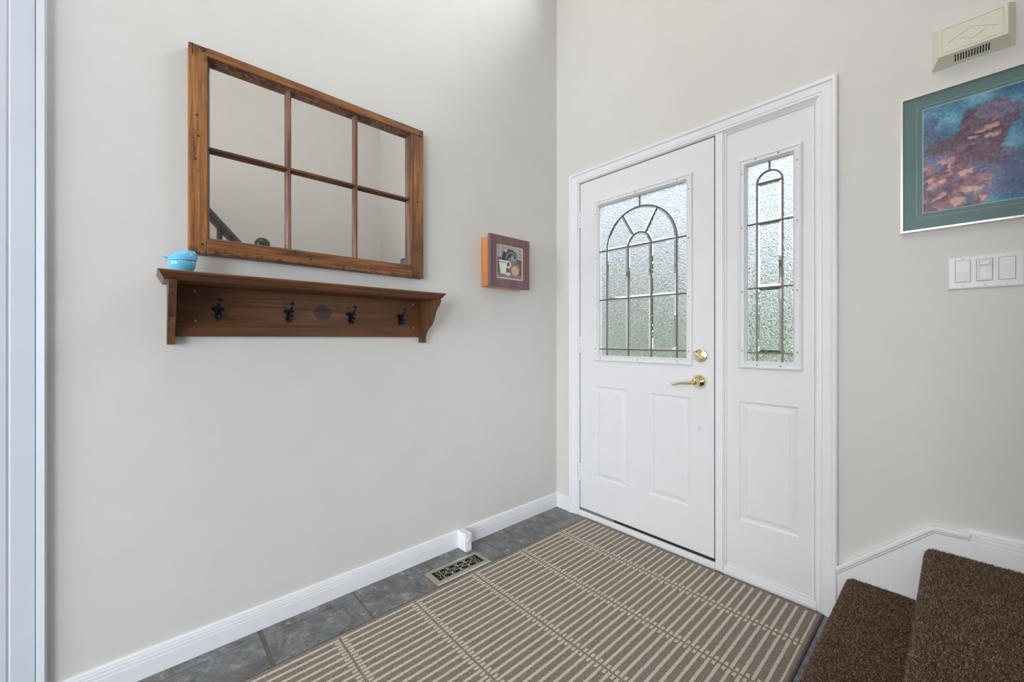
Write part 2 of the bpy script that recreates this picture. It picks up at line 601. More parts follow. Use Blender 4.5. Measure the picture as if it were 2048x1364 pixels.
struct(ce, 'white ceiling of the two-storey hall', 'ceiling')

# baseboards: moulded profile (depth from the wall, height)
BBP = [(0.0, 0.0), (0.016, 0.0), (0.016, 0.0515), (0.0155, 0.053), (0.0115, 0.0545), (0.0115, 0.0560), (0.0145, 0.0575), (0.0145, 0.0635), (0.0138, 0.0650),
       (0.0098, 0.0665), (0.0098, 0.0680), (0.0128, 0.0695), (0.0128, 0.0735), (0.0120, 0.0750), (0.0085, 0.0765), (0.0085, 0.0775), (0.0108, 0.0790),
       (0.0100, 0.0830), (0.006, 0.0860), (0.0, 0.0868)]


def baseboard(name, p0, p1, nrm, z0, label, scale=1.0, mitre=(0, 0)):
    b = B()
    p0, p1, nrm = Vector(p0), Vector(p1), Vector(nrm)
    d = (p1 - p0).normalized()
    rows = []
    for p, mt in ((p0, mitre[0]), (p1, -mitre[1])):
        rows.append([p + nrm * (u * scale) + d * (mt * u * scale) + Vector((0, 0, z0 + h * scale)) for u, h in BBP])
    b.loops(rows, True, True, True)
    return struct(b.done(name, 'trim'), label, 'baseboard')


baseboard('baseboard_left', (0, -2.215, 0), (0, 0, 0), (1, 0, 0), 0.0, 'white moulded baseboard along the left wall', 1.0, (0, 1))
baseboard('baseboard_back', (0, 0, 0), (0.118, 0, 0), (0, -1, 0), 0.0, 'short white baseboard between corner and door casing', 1.0, (1, 0))
baseboard('baseboard_landing', (1.803, 0, 0), (X1, 0, 0), (0, -1, 0), 0.376, 'white baseboard above the carpeted landing', 1.15)

# closet casing at the left edge, on the left wall
onleft = lambda x, y, z: (-y, x, z)      # casing x runs along world y, casing -y stands out of the wall
b = B()
casing(b, -3.25, -2.318, 2.42, [(0.0, 0.03), (0.0, -0.006), (0.004, -0.011), (0.022, -0.011), (0.026, -0.008), (0.030, -0.012),
                                (0.074, -0.013), (0.076, -0.009), (0.079, -0.018), (0.094, -0.022), (0.0975, -0.018), (0.0975, 0.0)], onleft)
t1 = b.done('trim_1', 'closet')
struct(t1, 'white closet door casing at the left edge', 'trim')
b = B()
plate(b, -3.25, -2.318, 0.0, 2.42, [(-3.10, -2.46, 0.18, 1.0), (-3.10, -2.46, 1.12, 2.26)], -0.001, 0.01, onleft)
for h in ((-3.10, -2.46, 0.18, 1.0), (-3.10, -2.46, 1.12, 2.26)):
    ring(b, *h, [(0, -0.001), (0.012, 0.006), (0.02, 0.006), (0.05, 0.0)], onleft, True)
d2 = b.done('door_2', 'closet')
struct(d2, 'white panelled closet door left of the camera', 'door')

# ------------------------------------------------------------------ front door unit: frame and casing
t2 = thing('trim_2', (0.79, 0, 0), 'white door frame and casing around front door and sidelight', 'trim', kind='structure')
b = B()
casing(b, 0.181, 1.403, 2.070, [(0.0, 0.012), (0.0, -0.008), (0.003, -0.0105), (0.009, -0.0105), (0.012, -0.008), (0.0145, -0.0115),
                                (0.040, -0.0145), (0.043, -0.012), (0.046, -0.019), (0.056, -0.0215), (0.0605, -0.018), (0.061, 0.0)])
b.done('casing', 'trim', t2)
B().box(0.150, 0.1905, -0.002, T, 0.0, 2.09, 0.0015).done('jamb', 'trim', t2)
B().box(1.396, 1.430, -0.002, T, 0.0, 2.09, 0.0015).done('jamb', 'trim', t2)
B().box(0.1905, 1.396, -0.002, T, 2.066, 2.09, 0.0015).done('head_jamb', 'trim', t2)
B().box(1.0045, 1.0385, -0.004, T, 0.0, 2.066, 0.003).done('mullion', 'trim', t2)
B().box(0.1905, 1.0045, -0.006, T, -0.004, 0.034, 0.003).done('threshold', 'trim', t2)
B().box(0.192, 1.003, 0.0045, 0.045, 0.0335, 0.0495).done('seal_gap_strip', 'dark', t2)  # dark strip: shade of the gap under the door put into colour
B().box(0.1905, 0.44, 0.0005, 0.0045, 0.0335, 0.0485).done('seal_gap_strip', 'seal', t2)
B().box(1.0385, 1.396, -0.006, T, -0.004, 0.020, 0.004).done('sill', 'trim', t2)
B().box(1.0385, 1.396, 0.0, T, 0.020, 0.030, 0.003).done('sill', 'trim', t2)
b = B()
plate(b, 0.1905, 1.0045, 0.036, 2.066, [(0.206, 0.990, 0.036, 2.05)], 0.040, 0.07)
b.done('door_stop', 'dark', t2)
# sidelight stops
b = B()
ring(b, 1.0385, 1.396, 0.028, 2.066, [(0.0, 0.015), (0.0, 0.002), (0.003, 0.0), (0.0055, 0.002), (0.0075, 0.007), (0.0085, 0.003),
                                      (0.0115, 0.003), (0.0135, 0.006), (0.0138, 0.02)])
b.done('glazing_stop', 'trim', t2)

# ------------------------------------------------------------------ panels of pressed steel doors
PANEL = [(0.0, 0.0), (0.004, 0.0035), (0.010, 0.0055), (0.014, 0.0035), (0.016, 0.004), (0.030, 0.0005), (0.0335, -0.0008), (0.036, -0.0008)]


def slab(name, x0, x1, z0, z1, y0, y1, panels, lite, parent, mat='door'):
    b = B()
    plate(b, x0, x1, z0, z1, panels + [lite], y0, y1)
    for h in panels:
        ring(b, *h, [(o, y0 + d) for o, d in PANEL], fill=True)
    return b.done(name, mat, parent)


def lite_frame(b, x0, x1, z0, z1, y):
    ring(b, x0, x1, z0, z1, [(0.0, y), (0.0, y - 0.006), (0.004, y - 0.0115), (0.009, y - 0.013), (0.0115, y - 0.0115), (0.0125, y - 0.009),
                             (0.0225, y - 0.009), (0.0235, y - 0.0105), (0.0265, y - 0.0105), (0.0275, y - 0.006), (0.034, y + 0.004), (0.035, y + 0.016)])
    return b


def offset_poly(poly, d):
    """inset a counter-clockwise polygon by d with mitred corners"""
    n = len(poly)
    out = []
    for i in range(n):
        p0, p1, p2 = Vector(poly[i - 1]), Vector(poly[i]), Vector(poly[(i + 1) % n])
        e1, e2 = (p1 - p0).normalized(), (p2 - p1).normalized()
        n1, n2 = Vector((-e1.y, e1.x)), Vector((-e2.y, e2.x))
        m_ = n1 + n2
        m_ = m_ / max(0.35, m_.dot(m_) / 2.0) if m_.length > 1e-6 else n1
        out.append(tuple(p1 + m_ * d))
    return out


def pane(poly, y, bevel, parent):
    b = B()
    fn = lambda u, v, w: (u, w, v)
    area2 = sum(poly[i - 1][0] * poly[i][1] - poly[i][0] * poly[i - 1][1] for i in range(len(poly)))
    if area2 < 0:
        poly = poly[::-1]
    n = len(poly)
    back = [fn(u, v, y + 0.003) for u, v in poly]
    if bevel:
        inn = offset_poly(poly, bevel)
        r0 = [fn(u, v, y - 0.0002) for u, v in poly]
        r1 = [fn(u, v, y - 0.0045) for u, v in inn]
        b.loops([back, r0], True, True, False, 1)
        b.loops([r0, r1], True, False, False, 1)
        b.loops([r1, r1[:]], True, False, True, 0)
        # drop the zero-height ring made only to reuse the cap
        keep = [i for i, f_ in enumerate(b.f) if not (len(f_) == 4 and len({b.v[q] for q in f_}) < 4)]
        b.f = [b.f[i] for i in keep]
        b.mi = [b.mi[i] for i in keep]
        b.sm = [b.sm[i] for i in keep]
    else:
        front = [fn(u, v, y - 0.003) for u, v in poly]
        b.loops([back, front], True, True, False, 1)
        b.add(front, [tuple(range(n))], 0)
    o = b.done('pane', ['glass_tex', 'glass_clear'], parent, fix=False)
    bm = bmesh.new()
    bm.from_mesh(o.data)
    bmesh.ops.remove_doubles(bm, verts=bm.verts[:], dist=1e-6)
    bmesh.ops.recalc_face_normals(bm, faces=bm.faces[:])
    bm.to_mesh(o.data)
    bm.free()
    return o


def arc(cx, cz, r, a0, a1, n):
    return [(cx + r * math.cos(math.radians(a0 + (a1 - a0) * i / n)), cz + r * math.sin(math.radians(a0 + (a1 - a0) * i / n))) for i in range(n + 1)]


def cames(lines, y, w, parent, name='came'):
    """flat lead strips along polylines, both faces of the glass"""
    for ln in lines:
        b = B()
        n = len(ln)
        rows = []
        for i, p in enumerate(ln):
            p = Vector(p)
            d = (Vector(ln[min(i + 1, n - 1)]) - Vector(ln[max(i - 1, 0)])).normalized()
            q = Vector((-d.y, d.x)) * (w / 2)
            rows.append([(p.x + q.x, y + 0.005, p.y + q.y), (p.x + q.x * 0.9, y - 0.004, p.y + q.y * 0.9), (p.x + q.x * 0.3, y - 0.0058, p.y + q.y * 0.3),
                         (p.x - q.x * 0.3, y - 0.0058, p.y - q.y * 0.3), (p.x - q.x * 0.9, y - 0.004, p.y - q.y * 0.9), (p.x - q.x, y + 0.005, p.y - q.y)])
        b.loops(rows, True, True, True)
        b.done(name, 'came', parent)


# ------------------------------------------------------------------ front door
dr = thing('door_1', (0.6, 0, 0.048), 'white front door with arched leaded glass and brass lever', 'door', kind='structure')
LITE = (0.329, 0.868, 0.994, 1.894)
P1 = (0.312, 0.529, 0.262, 0.812)
P2 = (0.663, 0.882, 0.262, 0.806)
slab('door_slab', 0.1985, 0.9985, 0.050, 2.0595, 0.0, 0.04, [P1, P2], LITE, dr)
b = B()
lite_frame(b, 0.300, 0.897, 0.965, 1.923, 0.0)
lf = b.done('lite_frame', 'door', dr)
gx = [0.333, 0.386, 0.528, 0.668, 0.810, 0.864]
gz = [0.998, 1.037, 1.328, 1.618, 1.892]
GY = 0.014
cx, cz, R, r = 0.598, 1.618, 0.212, 0.070
for i in range(5):
    pane([(gx[i], gz[0]), (gx[i + 1], gz[0]), (gx[i + 1], gz[1]), (gx[i], gz[1])], GY, 0, dr)
for i in (0, 4):
    for j in (1, 2):
        pane([(gx[i], gz[j]), (gx[i + 1], gz[j]), (gx[i + 1], gz[j + 1]), (gx[i], gz[j + 1])], GY, 0, dr)
for i in (1, 2, 3):
    for j in (1, 2):
        pane([(gx[i], gz[j]), (gx[i + 1], gz[j]), (gx[i + 1], gz[j + 1]), (gx[i], gz[j + 1])], GY, 0.013, dr)
pane(arc(cx, cz, r, 0, 180, 14), GY, 0.012, dr)
for a0, a1 in ((0, 60.3), (60.3, 119.7), (119.7, 180)):
    pane(arc(cx, cz, R, a0, a1, 12) + arc(cx, cz, r, a1, a0, 8), GY, 0.012, dr)
pane([(gx[0], cz), (cx - R, cz)] + arc(cx, cz, R, 180, 90, 14)[1:] + [(cx, gz[4]), (gx[0], gz[4])], GY, 0, dr)
pane([(gx[5], cz), (gx[5], gz[4]), (cx, gz[4])] + arc(cx, cz, R, 90, 0, 14), GY, 0, dr)
L = [[(gx[0], gz[j]), (gx[5], gz[j])] for j in (1, 2, 3)]
L += [[(gx[i], gz[0]), (gx[i], gz[3])] for i in (1, 2, 3, 4)]
L += [arc(cx, cz, R, 0, 180, 36), arc(cx, cz, r, 0, 180, 20), [(cx, cz + R), (cx, gz[4])]]
for a_ in (60.3, 119.7):
    ca, sa = math.cos(math.radians(a_)), math.sin(math.radians(a_))
    L.append([(cx + r * ca, cz + r * sa), (cx + R * ca, cz + R * sa)])
cames(L, GY, 0.0072, dr)


def screws(pts, y, parent):
    for px, pz in pts:
        B().lathe((px, y + 0.001, pz), (0, -1, 0), [(0, 0.0036), (0.0016, 0.0034), (0.0022, 0.002)], 10).done('screw', 'screw', parent)


screws([(x, 1.906) for x in (0.345, 0.585, 0.82)] + [(x, 0.982) for x in (0.352, 0.598, 0.822)] +
       [(0.317, z) for z in (1.845, 1.58, 1.30, 1.04)] + [(0.880, z) for z in (1.842, 1.60, 1.31, 1.036)], -0.009, lf)

# brass deadbolt
db = B()
db.lathe((0.936, 0.0, 1.016), (0, -1, 0), [(-0.001, 0.033), (0.004, 0.0335), (0.007, 0.032), (0.009, 0.029), (0.0085, 0.026), (0.0105, 0.022), (0.012, 0.012), (0.012, 0.004)], 32)
db = db.done('deadbolt', 'brass', dr)
b = B()
b.lathe((0.936, -0.010, 1.016), (0, -1, 0), [(0, 0.010), (0.010, 0.009), (0.013, 0.007)], 20)
b.tube([(0.928, -0.020, 1.014), (0.938, -0.022, 1.012), (0.952, -0.023, 1.004), (0.957, -0.023, 0.999)], [0.004, 0.0058, 0.0052, 0.0035], 10)
b.tube([(0.944, -0.020, 1.012), (0.932, -0.022, 1.019), (0.918, -0.024, 1.028), (0.910, -0.024, 1.034)], [0.004, 0.0058, 0.0055, 0.0035], 10)
b.done('thumb_turn', 'brass', db)
# brass lever
b = B()
b.lathe((0.930, 0.0, 0.889), (0, -1, 0), [(-0.001, 0.0345), (0.004, 0.0350), (0.007, 0.0335), (0.010, 0.0325), (0.016, 0.029), (0.024, 0.021), (0.030, 0.015), (0.033, 0.0135),
                                          (0.048, 0.0125), (0.052, 0.0145), (0.060, 0.0145), (0.064, 0.012), (0.0645, 0.006), (0.066, 0.005)], 36)
lv = b.done('lever_rose', 'brass', dr)
b = B()
pth = []
for i in range(15):
    s = i / 14
    x = 0.930 - 0.105 * s
    z = 0.889 - 0.022 * math.sin(min(1, s * 1.15) * math.pi * 0.5) * s - 0.004 * math.sin(s * math.pi * 2)
    pth.append((x, -0.054 - 0.004 * math.sin(s * math.pi), z))
pth += [(0.818, -0.053, 0.869), (0.8145, -0.052, 0.874), (0.817, -0.051, 0.878)]
b.tube(pth, [0.0085 - 0.0036 * min(1, i / 12) for i in range(len(pth) - 2)] + [0.0042, 0.003], 12)
b.done('lever', 'brass', lv)
B().lathe((0.928, 0.0, 0.657), (0, -1, 0), [(-0.001, 0.0105), (0.003, 0.0100), (0.004, 0.0075), (0.002, 0.005), (0.002, 0.001)], 20).done('hole_plug', 'cream', dr)
# hinges
for z0, z1 in ((1.785, 1.888), (1.010, 1.112), (0.212, 0.326)):
    b = B()
    hgt = (z1 - z0) / 5
    for q in range(5):
        b.lathe((0.1935, -0.0055, z0 + q * hgt + 0.0008), (0, 0, 1), [(0, 0.0045), (0.001, 0.0055), (hgt - 0.0025, 0.0055), (hgt - 0.0016, 0.0045)], 12)
    b.box(0.184, 0.1915, -0.0045, -0.001, z0, z1)
    b.box(0.1955, 0.203, -0.002, 0.001, z0, z1)
    b.done('hinge', 'trim', dr)

# ------------------------------------------------------------------ sidelight (fixed glazed panel)
sl = thing('window_1', (1.22, 0, 0.03), 'white sidelight panel with narrow arched leaded glass', 'sidelight', kind='structure')
SY = 0.010
LITE2 = (1.131, 1.316, 0.994, 1.886)
P3 = (1.106, 1.333, 0.268, 0.812)
slab('panel_slab', 1.0505, 1.3845, 0.040, 2.054, SY, 0.05, [P3], LITE2, sl)
b = B()
lite_frame(b, 1.102, 1.347, 0.963, 1.913, SY)
lf2 = b.done('lite_frame', 'door', sl)
hx = [1.135, 1.174, 1.272, 1.312]
hz = [0.997, 1.035, 1.325, 1.613, 1.789, 1.882]
HY = SY + 0.014
ax, az, ar = 1.223, 1.789, 0.049
for i in range(3):
    pane([(hx[i], hz[0]), (hx[i + 1], hz[0]), (hx[i + 1], hz[1]), (hx[i], hz[1])], HY, 0, sl)
for i in (0, 2):
    for j in (1, 2):
        pane([(hx[i], hz[j]), (hx[i + 1], hz[j]), (hx[i + 1], hz[j + 1]), (hx[i], hz[j + 1])], HY, 0, sl)
for j in (1, 2, 3):
    pane([(hx[1], hz[j]), (hx[2], hz[j]), (hx[2], hz[j + 1]), (hx[1], hz[j + 1])], HY, 0.013, sl)
pane(arc(ax, az, ar, 0, 180, 14), HY, 0, sl)
pane([(hx[0], hz[3]), (hx[1], hz[3])] + arc(ax, az, ar, 180, 90, 10) + [(ax, hz[5]), (hx[0], hz[5])], HY, 0, sl)
pane([(hx[2], hz[3]), (hx[3], hz[3]), (hx[3], hz[5]), (ax, hz[5])] + arc(ax, az, ar, 90, 0, 10), HY, 0, sl)
L = [[(hx[0], hz[j]), (hx[3], hz[j])] for j in (1, 2, 3)] + [[(hx[1], hz[4]), (hx[2], hz[4])]]
L += [[(hx[i], hz[0]), (hx[i], hz[4])] for i in (1, 2)] + [arc(ax, az, ar, 0, 180, 22), [(ax, az + ar), (ax, hz[5])]]
cames(L, HY, 0.0068, sl)
screws([(x, 1.896) for x in (1.175, 1.262)] + [(x, 0.980) for x in (1.180, 1.270)] +
       [(1.1195, z) for z in (1.845, 1.60, 1.31, 1.045)] + [(1.330, z) for z in (1.842, 1.59, 1.30, 1.04)], SY - 0.009, lf2)

# high window over the door (lights the hall from above the frame)
w2 = thing('window_2', (1.17, 0.08, 3.28), 'high window above the front door', 'window', kind='structure')
b = B()
ring(b, WIN_HOLE[0], WIN_HOLE[1], WIN_HOLE[2], WIN_HOLE[3], [(0, 0.14), (0, 0.09), (0.04, 0.09), (0.04, 0.14), (0, 0.14)])
b.done('window_frame', 'trim', w2)
B().box(1.155, 1.195, 0.095, 0.135, 3.32, 4.18).done('mullion', 'trim', w2)
B().box(0.44, 1.155, 0.112, 0.116, 3.32, 4.18).done('pane', 'pane', w2)
B().box(1.195, 1.91, 0.112, 0.116, 3.32, 4.18).done('pane', 'pane', w2)
B().box(0.36, 1.99, -0.03, 0.09, 3.255, 3.28, 0.004).done('window_sill', 'trim', w2)

# window frame added around the landing fill light, out of view
w3 = thing('landing_fill_frame', (X1, -0.80, 0.65), 'added window frame around the landing fill light', 'window', kind='structure')
onr = lambda x, y, z: (X1 + y, x, z)
b = B()
ring(b, -1.29, -0.31, 0.61, 1.69, [(0.0, 0.0), (0.0, -0.016), (0.006, -0.020), (0.070, -0.020), (0.075, -0.012), (0.075, 0.0)], onr)
b.done('window_frame', 'trim', w3)
B().box(X1 - 0.006, X1 - 0.002, -1.215, -0.385, 0.685, 1.615).done('pane', 'pane', w3)

# ------------------------------------------------------------------ mirror made of an old six-pane window sash
mi = thing('mirror', (0, -1.46, 1.389), 'rustic six-pane window-sash mirror above the coat shelf', 'mirror')
FX = 0.042
my0, my1, mz0, mz1 = -1.902, -1.012, 1.389, 2.102
B().box(0, FX, my0, -1.851, mz0, mz1 - 0.0015, 0.0025).done('stile', 'frame_v', mi)
B().box(0, FX, -1.075, my1, mz0, mz1 - 0.032, 0.0025).done('stile', 'frame_v', mi)
B().box(0.001, FX + 0.001, -1.852, my1 - 0.001, mz1 - 0.031, mz1, 0.0025).done('rail', 'frame_h', mi)
B().box(0.001, FX + 0.0005, -1.852, -1.074, mz0 + 0.001, mz0 + 0.054, 0.0025).done('rail', 'frame_h', mi)
# moulded inner lip round the opening
b = B()
onl = lambda x, y, z: (y, x, z)
ring(b, -1.852, -1.074, mz0 + 0.053, mz1 - 0.030, [(0.0, 0.034), (0.004, 0.033), (0.0045, 0.024), (0.007, 0.022), (0.009, 0.017), (0.0105, 0.010), (0.0105, 0.0)], onl)
b.done('inner_moulding', 'muntin_v', mi)
oy0, oy1, oz0, oz1 = -1.8425, -1.0835, mz0 + 0.0625, mz1 - 0.0395
mY = [-1.594, -1.331]
mZ = 1.762


def muntin(a0, a1, c, vert):
    prof = [(-0.0115, 0.0), (-0.0115, 0.010), (-0.008, 0.013), (-0.0045, 0.024), (-0.004, 0.028), (0.004, 0.028), (0.0045, 0.024), (0.008, 0.013), (0.0115, 0.010), (0.0115, 0.0)]
    b = B()
    rows = []
    for a_ in (a0, a1):
        rows.append([(u, c + s, a_) if vert else (u, a_, c + s) for s, u in prof])
    b.loops(rows, True, True, True)
    return b


for y in mY:
    muntin(oz0 - 0.008, oz1 + 0.008, y, True).done('muntin', 'muntin_v', mi)
ys = [oy0] + mY + [oy1]
for i in range(3):
    a0 = ys[i] - 0.008 if i == 0 else ys[i] + 0.004
    a1 = ys[i + 1] + 0.008 if i == 2 else ys[i + 1] - 0.004
    muntin(a0, a1, mZ, False).done('muntin', 'muntin_h', mi)
zs = [oz0, mZ, oz1]
for i in range(3):
    for j in range(2):
        B().box(0.004, 0.0075, ys[i] - 0.002, ys[i + 1] + 0.002, zs[j] - 0.002, zs[j + 1] + 0.002).done('mirror_pane', 'mirror', mi)
# nail holes and joint cracks of the old sash
for y, z in ((-1.880, 1.86), (-1.876, 1.79), (-1.884, 1.71), (-1.865, 1.422), (-1.8, 1.402), (-1.52, 1.415), (-1.27, 1.41), (-1.045, 1.75), (-1.05, 1.52), (-1.862, 2.086)):
    B().lathe((FX - 0.0005, y, z), (1, 0, 0), [(0, 0.004), (0.0016, 0.0032), (0.0018, 0.001)], 8).done('nail_hole', 'dark', mi)
B().box(FX - 0.001, FX + 0.0008, -1.893, -1.8905, 2.06, 2.1005).done('joint_crack', 'dark', mi)

# ------------------------------------------------------------------ coat shelf with four hooks
sh = thing('coat_shelf', (0, -1.48, 1.078), 'dark brown wooden wall shelf with four black coat hooks', 'shelf')
SD, ST = 0.200, 1.3065
prof = [(0, 0), (0, -0.027), (SD - 0.028, -0.027), (SD - 0.026, -0.024), (SD - 0.016, -0.021), (SD - 0.011, -0.014), (SD - 0.010, -0.010), (SD - 0.004, -0.0095),
        (SD, -0.006), (SD, -0.003), (SD - 0.003, 0)]
b = B()
rows = []
y0, y1 = -1.983, -0.984
for y, s in ((y0, 1), (y1, -1)):
    rows.append([(u, y + s * max(0, (-v) * 0.55), ST + v) for u, v in prof])
b.loops(rows, True, True, True)
b.done('shelf_top', 'shelf_y', sh)
B().box(0, 0.019, -1.938, -1.014, 1.106, ST - 0.027, 0.0015).done('backboard', 'shelf_back', sh)
brp = [(0.0, 1.079), (0.034, 1.079), (0.036, 1.084), (0.037, 1.104), (0.043, 1.120), (0.058, 1.138), (0.080, 1.154), (0.102, 1.170), (0.118, 1.190), (0.127, 1.212), (0.134, 1.228),
       (0.147, 1.242), (0.163, 1.254), (0.174, 1.268), (0.176, ST - 0.027), (0, ST - 0.027)]
for ya, yb in ((-1.957, -1.937), (-1.016, -0.996)):
    b = B()
    b.extrude(brp, lambda u, v, w: (u, w, v), ya, yb)
    b.done('bracket', 'shelf_z', sh)
hk = B()
pl = [(-0.003, -0.036), (0.003, -0.036), (0.006, -0.028), (0.011, -0.022), (0.008, -0.012), (0.010, -0.004), (0.018, 0.002), (0.020, 0.008), (0.014, 0.013), (0.007, 0.014),
      (0.0, 0.020), (-0.007, 0.014), (-0.014, 0.013), (-0.020, 0.008), (-0.018, 0.002), (-0.010, -0.004), (-0.008, -0.012), (-0.011, -0.022), (-0.006, -0.028)]
hk.extrude(pl, lambda u, v, w: (w, u, v), 0.0, 0.004)
hk.tube([(0.003, 0, 0.006), (0.018, 0, 0.005), (0.034, 0, 0.010), (0.046, 0, 0.022), (0.051, 0, 0.033)], [0.0055, 0.0048, 0.0043, 0.004, 0.0045], 10)
hk.lathe((0.0505, 0, 0.030), (0.25, 0, 1), [(0, 0.004), (0.002, 0.007), (0.005, 0.008), (0.008, 0.007), (0.010, 0.003)], 14)
hk.tube([(0.003, 0, -0.006), (0.014, 0, -0.012), (0.021, 0, -0.024), (0.029, 0, -0.032), (0.038, 0, -0.029), (0.041, 0, -0.019), (0.037, 0, -0.011)], [0.005, 0.0046, 0.0042, 0.0042, 0.0042, 0.004, 0.005], 10)
hk.tube([(0.004, 0, 0.004), (0.020, 0, -0.004), (0.025, 0, -0.016), (0.021, 0, -0.024)], 0.0028, 8)
for s in (-1, 1):
    hk.lathe((0.003, s * 0.0145, 0.0075), (1, 0, 0), [(0, 0.0045), (0.0025, 0.004), (0.004, 0.002)], 10)
h0 = None
for y in (-1.819, -1.594, -1.354, -1.124):
    if h0 is None:
        h0 = hk.done('coat_hook', 'iron', sh)
        h = h0
    else:
        h = h0.copy()
        COL.objects.link(h)
    h.location = Vector((0.019, y, 1.197)) 
    h.location = Vector((0.019, y, 1.197))
    ORG[h.name] = ORG[sh.name]
for y, z in ((-1.883, 1.262), (-1.882, 1.160), (-1.055, 1.262), (-1.052, 1.150)):
    B().lathe((0.0188, y, z), (1, 0, 0), [(0, 0.0046), (0.0010, 0.0042), (0.0008, 0.002), (0.0006, 0.001)], 12).done('screw', 'screw', sh)

# blue lidded bird jar on the shelf
bj = thing('bird_jar', (0.10, -1.925, ST), 'small glossy sky-blue lidded bird jar on the shelf', 'jar')
b = B()
c0 = Vector((0.10, -1.922, ST))


def body(zf0, zf1, n=10, seg=28, lid=False):
    rows = []
    for i in range(n + 1):
        s = i / n
        if not lid:
            zz = 0.040 * s
            rad = 0.021 + (0.0365 - 0.021) * math.sin(min(1.0, s * 1.15) * math.pi / 2)
            off = 0.0
        else:
            a_ = s * math.pi / 2
            zz = 0.0412 + 0.0385 * math.sin(a_)
            rad = 0.0360 * math.cos(a_) ** 0.8
            off = 0.0190 * s ** 0.8
        row = []
        for k_ in range(seg):
            t_ = 2 * math.pi * k_ / seg
            ry = rad * math.sin(t_)
            if lid and ry < 0:
                ry *= 1.0 + 0.10 * (1 - s)
            row.append(c0 + Vector((rad * 0.86 * math.cos(t_), ry + off, zz)))
        rows.append(row)
    return rows


b.loops(body(0, 0, lid=False), True, True, True, 0, True)
b.done('bowl', 'blue', bj)
b = B()
b.loops(body(0, 0, n=12, lid=True), True, True, True, 0, True)
b.tube([c0 + Vector((0, -0.030, 0.046)), c0 + Vector((0, -0.044, 0.050)), c0 + Vector((0, -0.057, 0.0545))], [0.005, 0.0026, 0.0012], 10)
b.done('lid', 'blue', bj)

# ------------------------------------------------------------------ small printed key cabinet
kc = thing('key_cabinet', (0, -0.487, 1.386), 'small pine key cabinet with plum frame and teapot print', 'cabinet')
B().box(0.0, 0.072, -0.628, -0.344, 1.387, 1.660, 0.002).done('case', 'pine', kc)
b = B()
ky0, ky1, kz0, kz1 = -0.636, -0.337, 1.3845, 1.669
onl2 = lambda x, y, z: (y, x, z)
ring(b, ky0, ky1, kz0, kz1, [(0.0, 0.072), (0.0, 0.087), (0.003, 0.090), (0.044, 0.090), (0.047, 0.088), (0.047, 0.080), (0.047, 0.072), (0.0, 0.072)], onl2)
b.done('door_frame', 'plum', kc)


def vnoise(w, h, fx, fy, seed):
    r_ = np.random.default_rng(seed)
    gsz = r_.random((fy + 2, fx + 2))
    yy, xx = np.meshgrid(np.linspace(0, fy, h), np.linspace(0, fx, w), indexing='ij')
    iy, ix = yy.astype(int), xx.astype(int)
    ty, tx = yy - iy, xx - ix
    ty, tx = ty * ty * (3 - 2 * ty), tx * tx * (3 - 2 * tx)
    return (gsz[iy, ix] * (1 - ty) * (1 - tx) + gsz[iy + 1, ix] * ty * (1 - tx) + gsz[iy, ix + 1] * (1 - ty) * tx + gsz[iy + 1, ix + 1] * ty * tx)


def lin(img):
    c = np.clip(img, 0, 255) / 255.0
    return np.where(c <= 0.04045, c / 12.92, ((c + 0.055) / 1.055) ** 2.4)


def print_sheet(name, img, p00, du, dv, parent, thick):
    """flat print: one face per sample, colours held as a mesh attribute"""
    h, w, _ = img.shape
    org = ORG[parent.name]
    p00, du, dv = Vector(p00) - org, Vector(du), Vector(dv)
    n_ = du.cross(dv).normalized() * thick
    vs = [p00 + du * (i / w) + dv * (j / h) for j in range(h + 1) for i in range(w + 1)]
    fs = [(j * (w + 1) + i, j * (w + 1) + i + 1, (j + 1) * (w + 1) + i + 1, (j + 1) * (w + 1) + i) for j in range(h) for i in range(w)]
    nv = len(vs)
    vs += [p00 - n_, p00 + du - n_, p00 + du + dv - n_, p00 + dv - n_]
    fs += [(nv + 3, nv + 2, nv + 1, nv), (0, w, nv + 1, nv)[::-1], (h * (w + 1), h * (w + 1) + w, nv + 2, nv + 3)]
    me = bpy.data.meshes.new(name)
    me.from_pydata(vs, [], fs)
    me.materials.append(M['print'])
    at = me.attributes.new('col', 'FLOAT_COLOR', 'FACE')
    c = np.ones((len(fs), 4), np.float32)
    c[:h * w, :3] = lin(img).reshape(-1, 3)
    at.data.foreach_set('color', c.ravel())
    o = bpy.data.objects.new(name, me)
    COL.objects.link(o)
    o.parent = parent
    ORG[o.name] = org
    return o


# print: a white cup and a teapot before a dark arch (plain still life)
W_ = H_ = 84
vv, uu = np.meshgrid((np.arange(H_) + 0.5) / H_, (np.arange(W_) + 0.5) / W_, indexing='ij')
img = np.zeros((H_, W_, 3)) + np.array([206, 192, 178])
n1 = vnoise(W_, H_, 22, 22, 3)[..., None]
img = img + (n1 - 0.5) * 26


def blend(mask, col, amt=1.0):
    global img
    m_ = np.clip(mask, 0, 1)[..., None] * amt
    img = img * (1 - m_) + np.array(col) * m_


def ell(cu, cv, ru, rv, soft=0.12):
    d = np.sqrt(((uu - cu) / ru) ** 2 + ((vv - cv) / rv) ** 2)
    return np.clip((1 - d) / soft + 0.5, 0, 1)


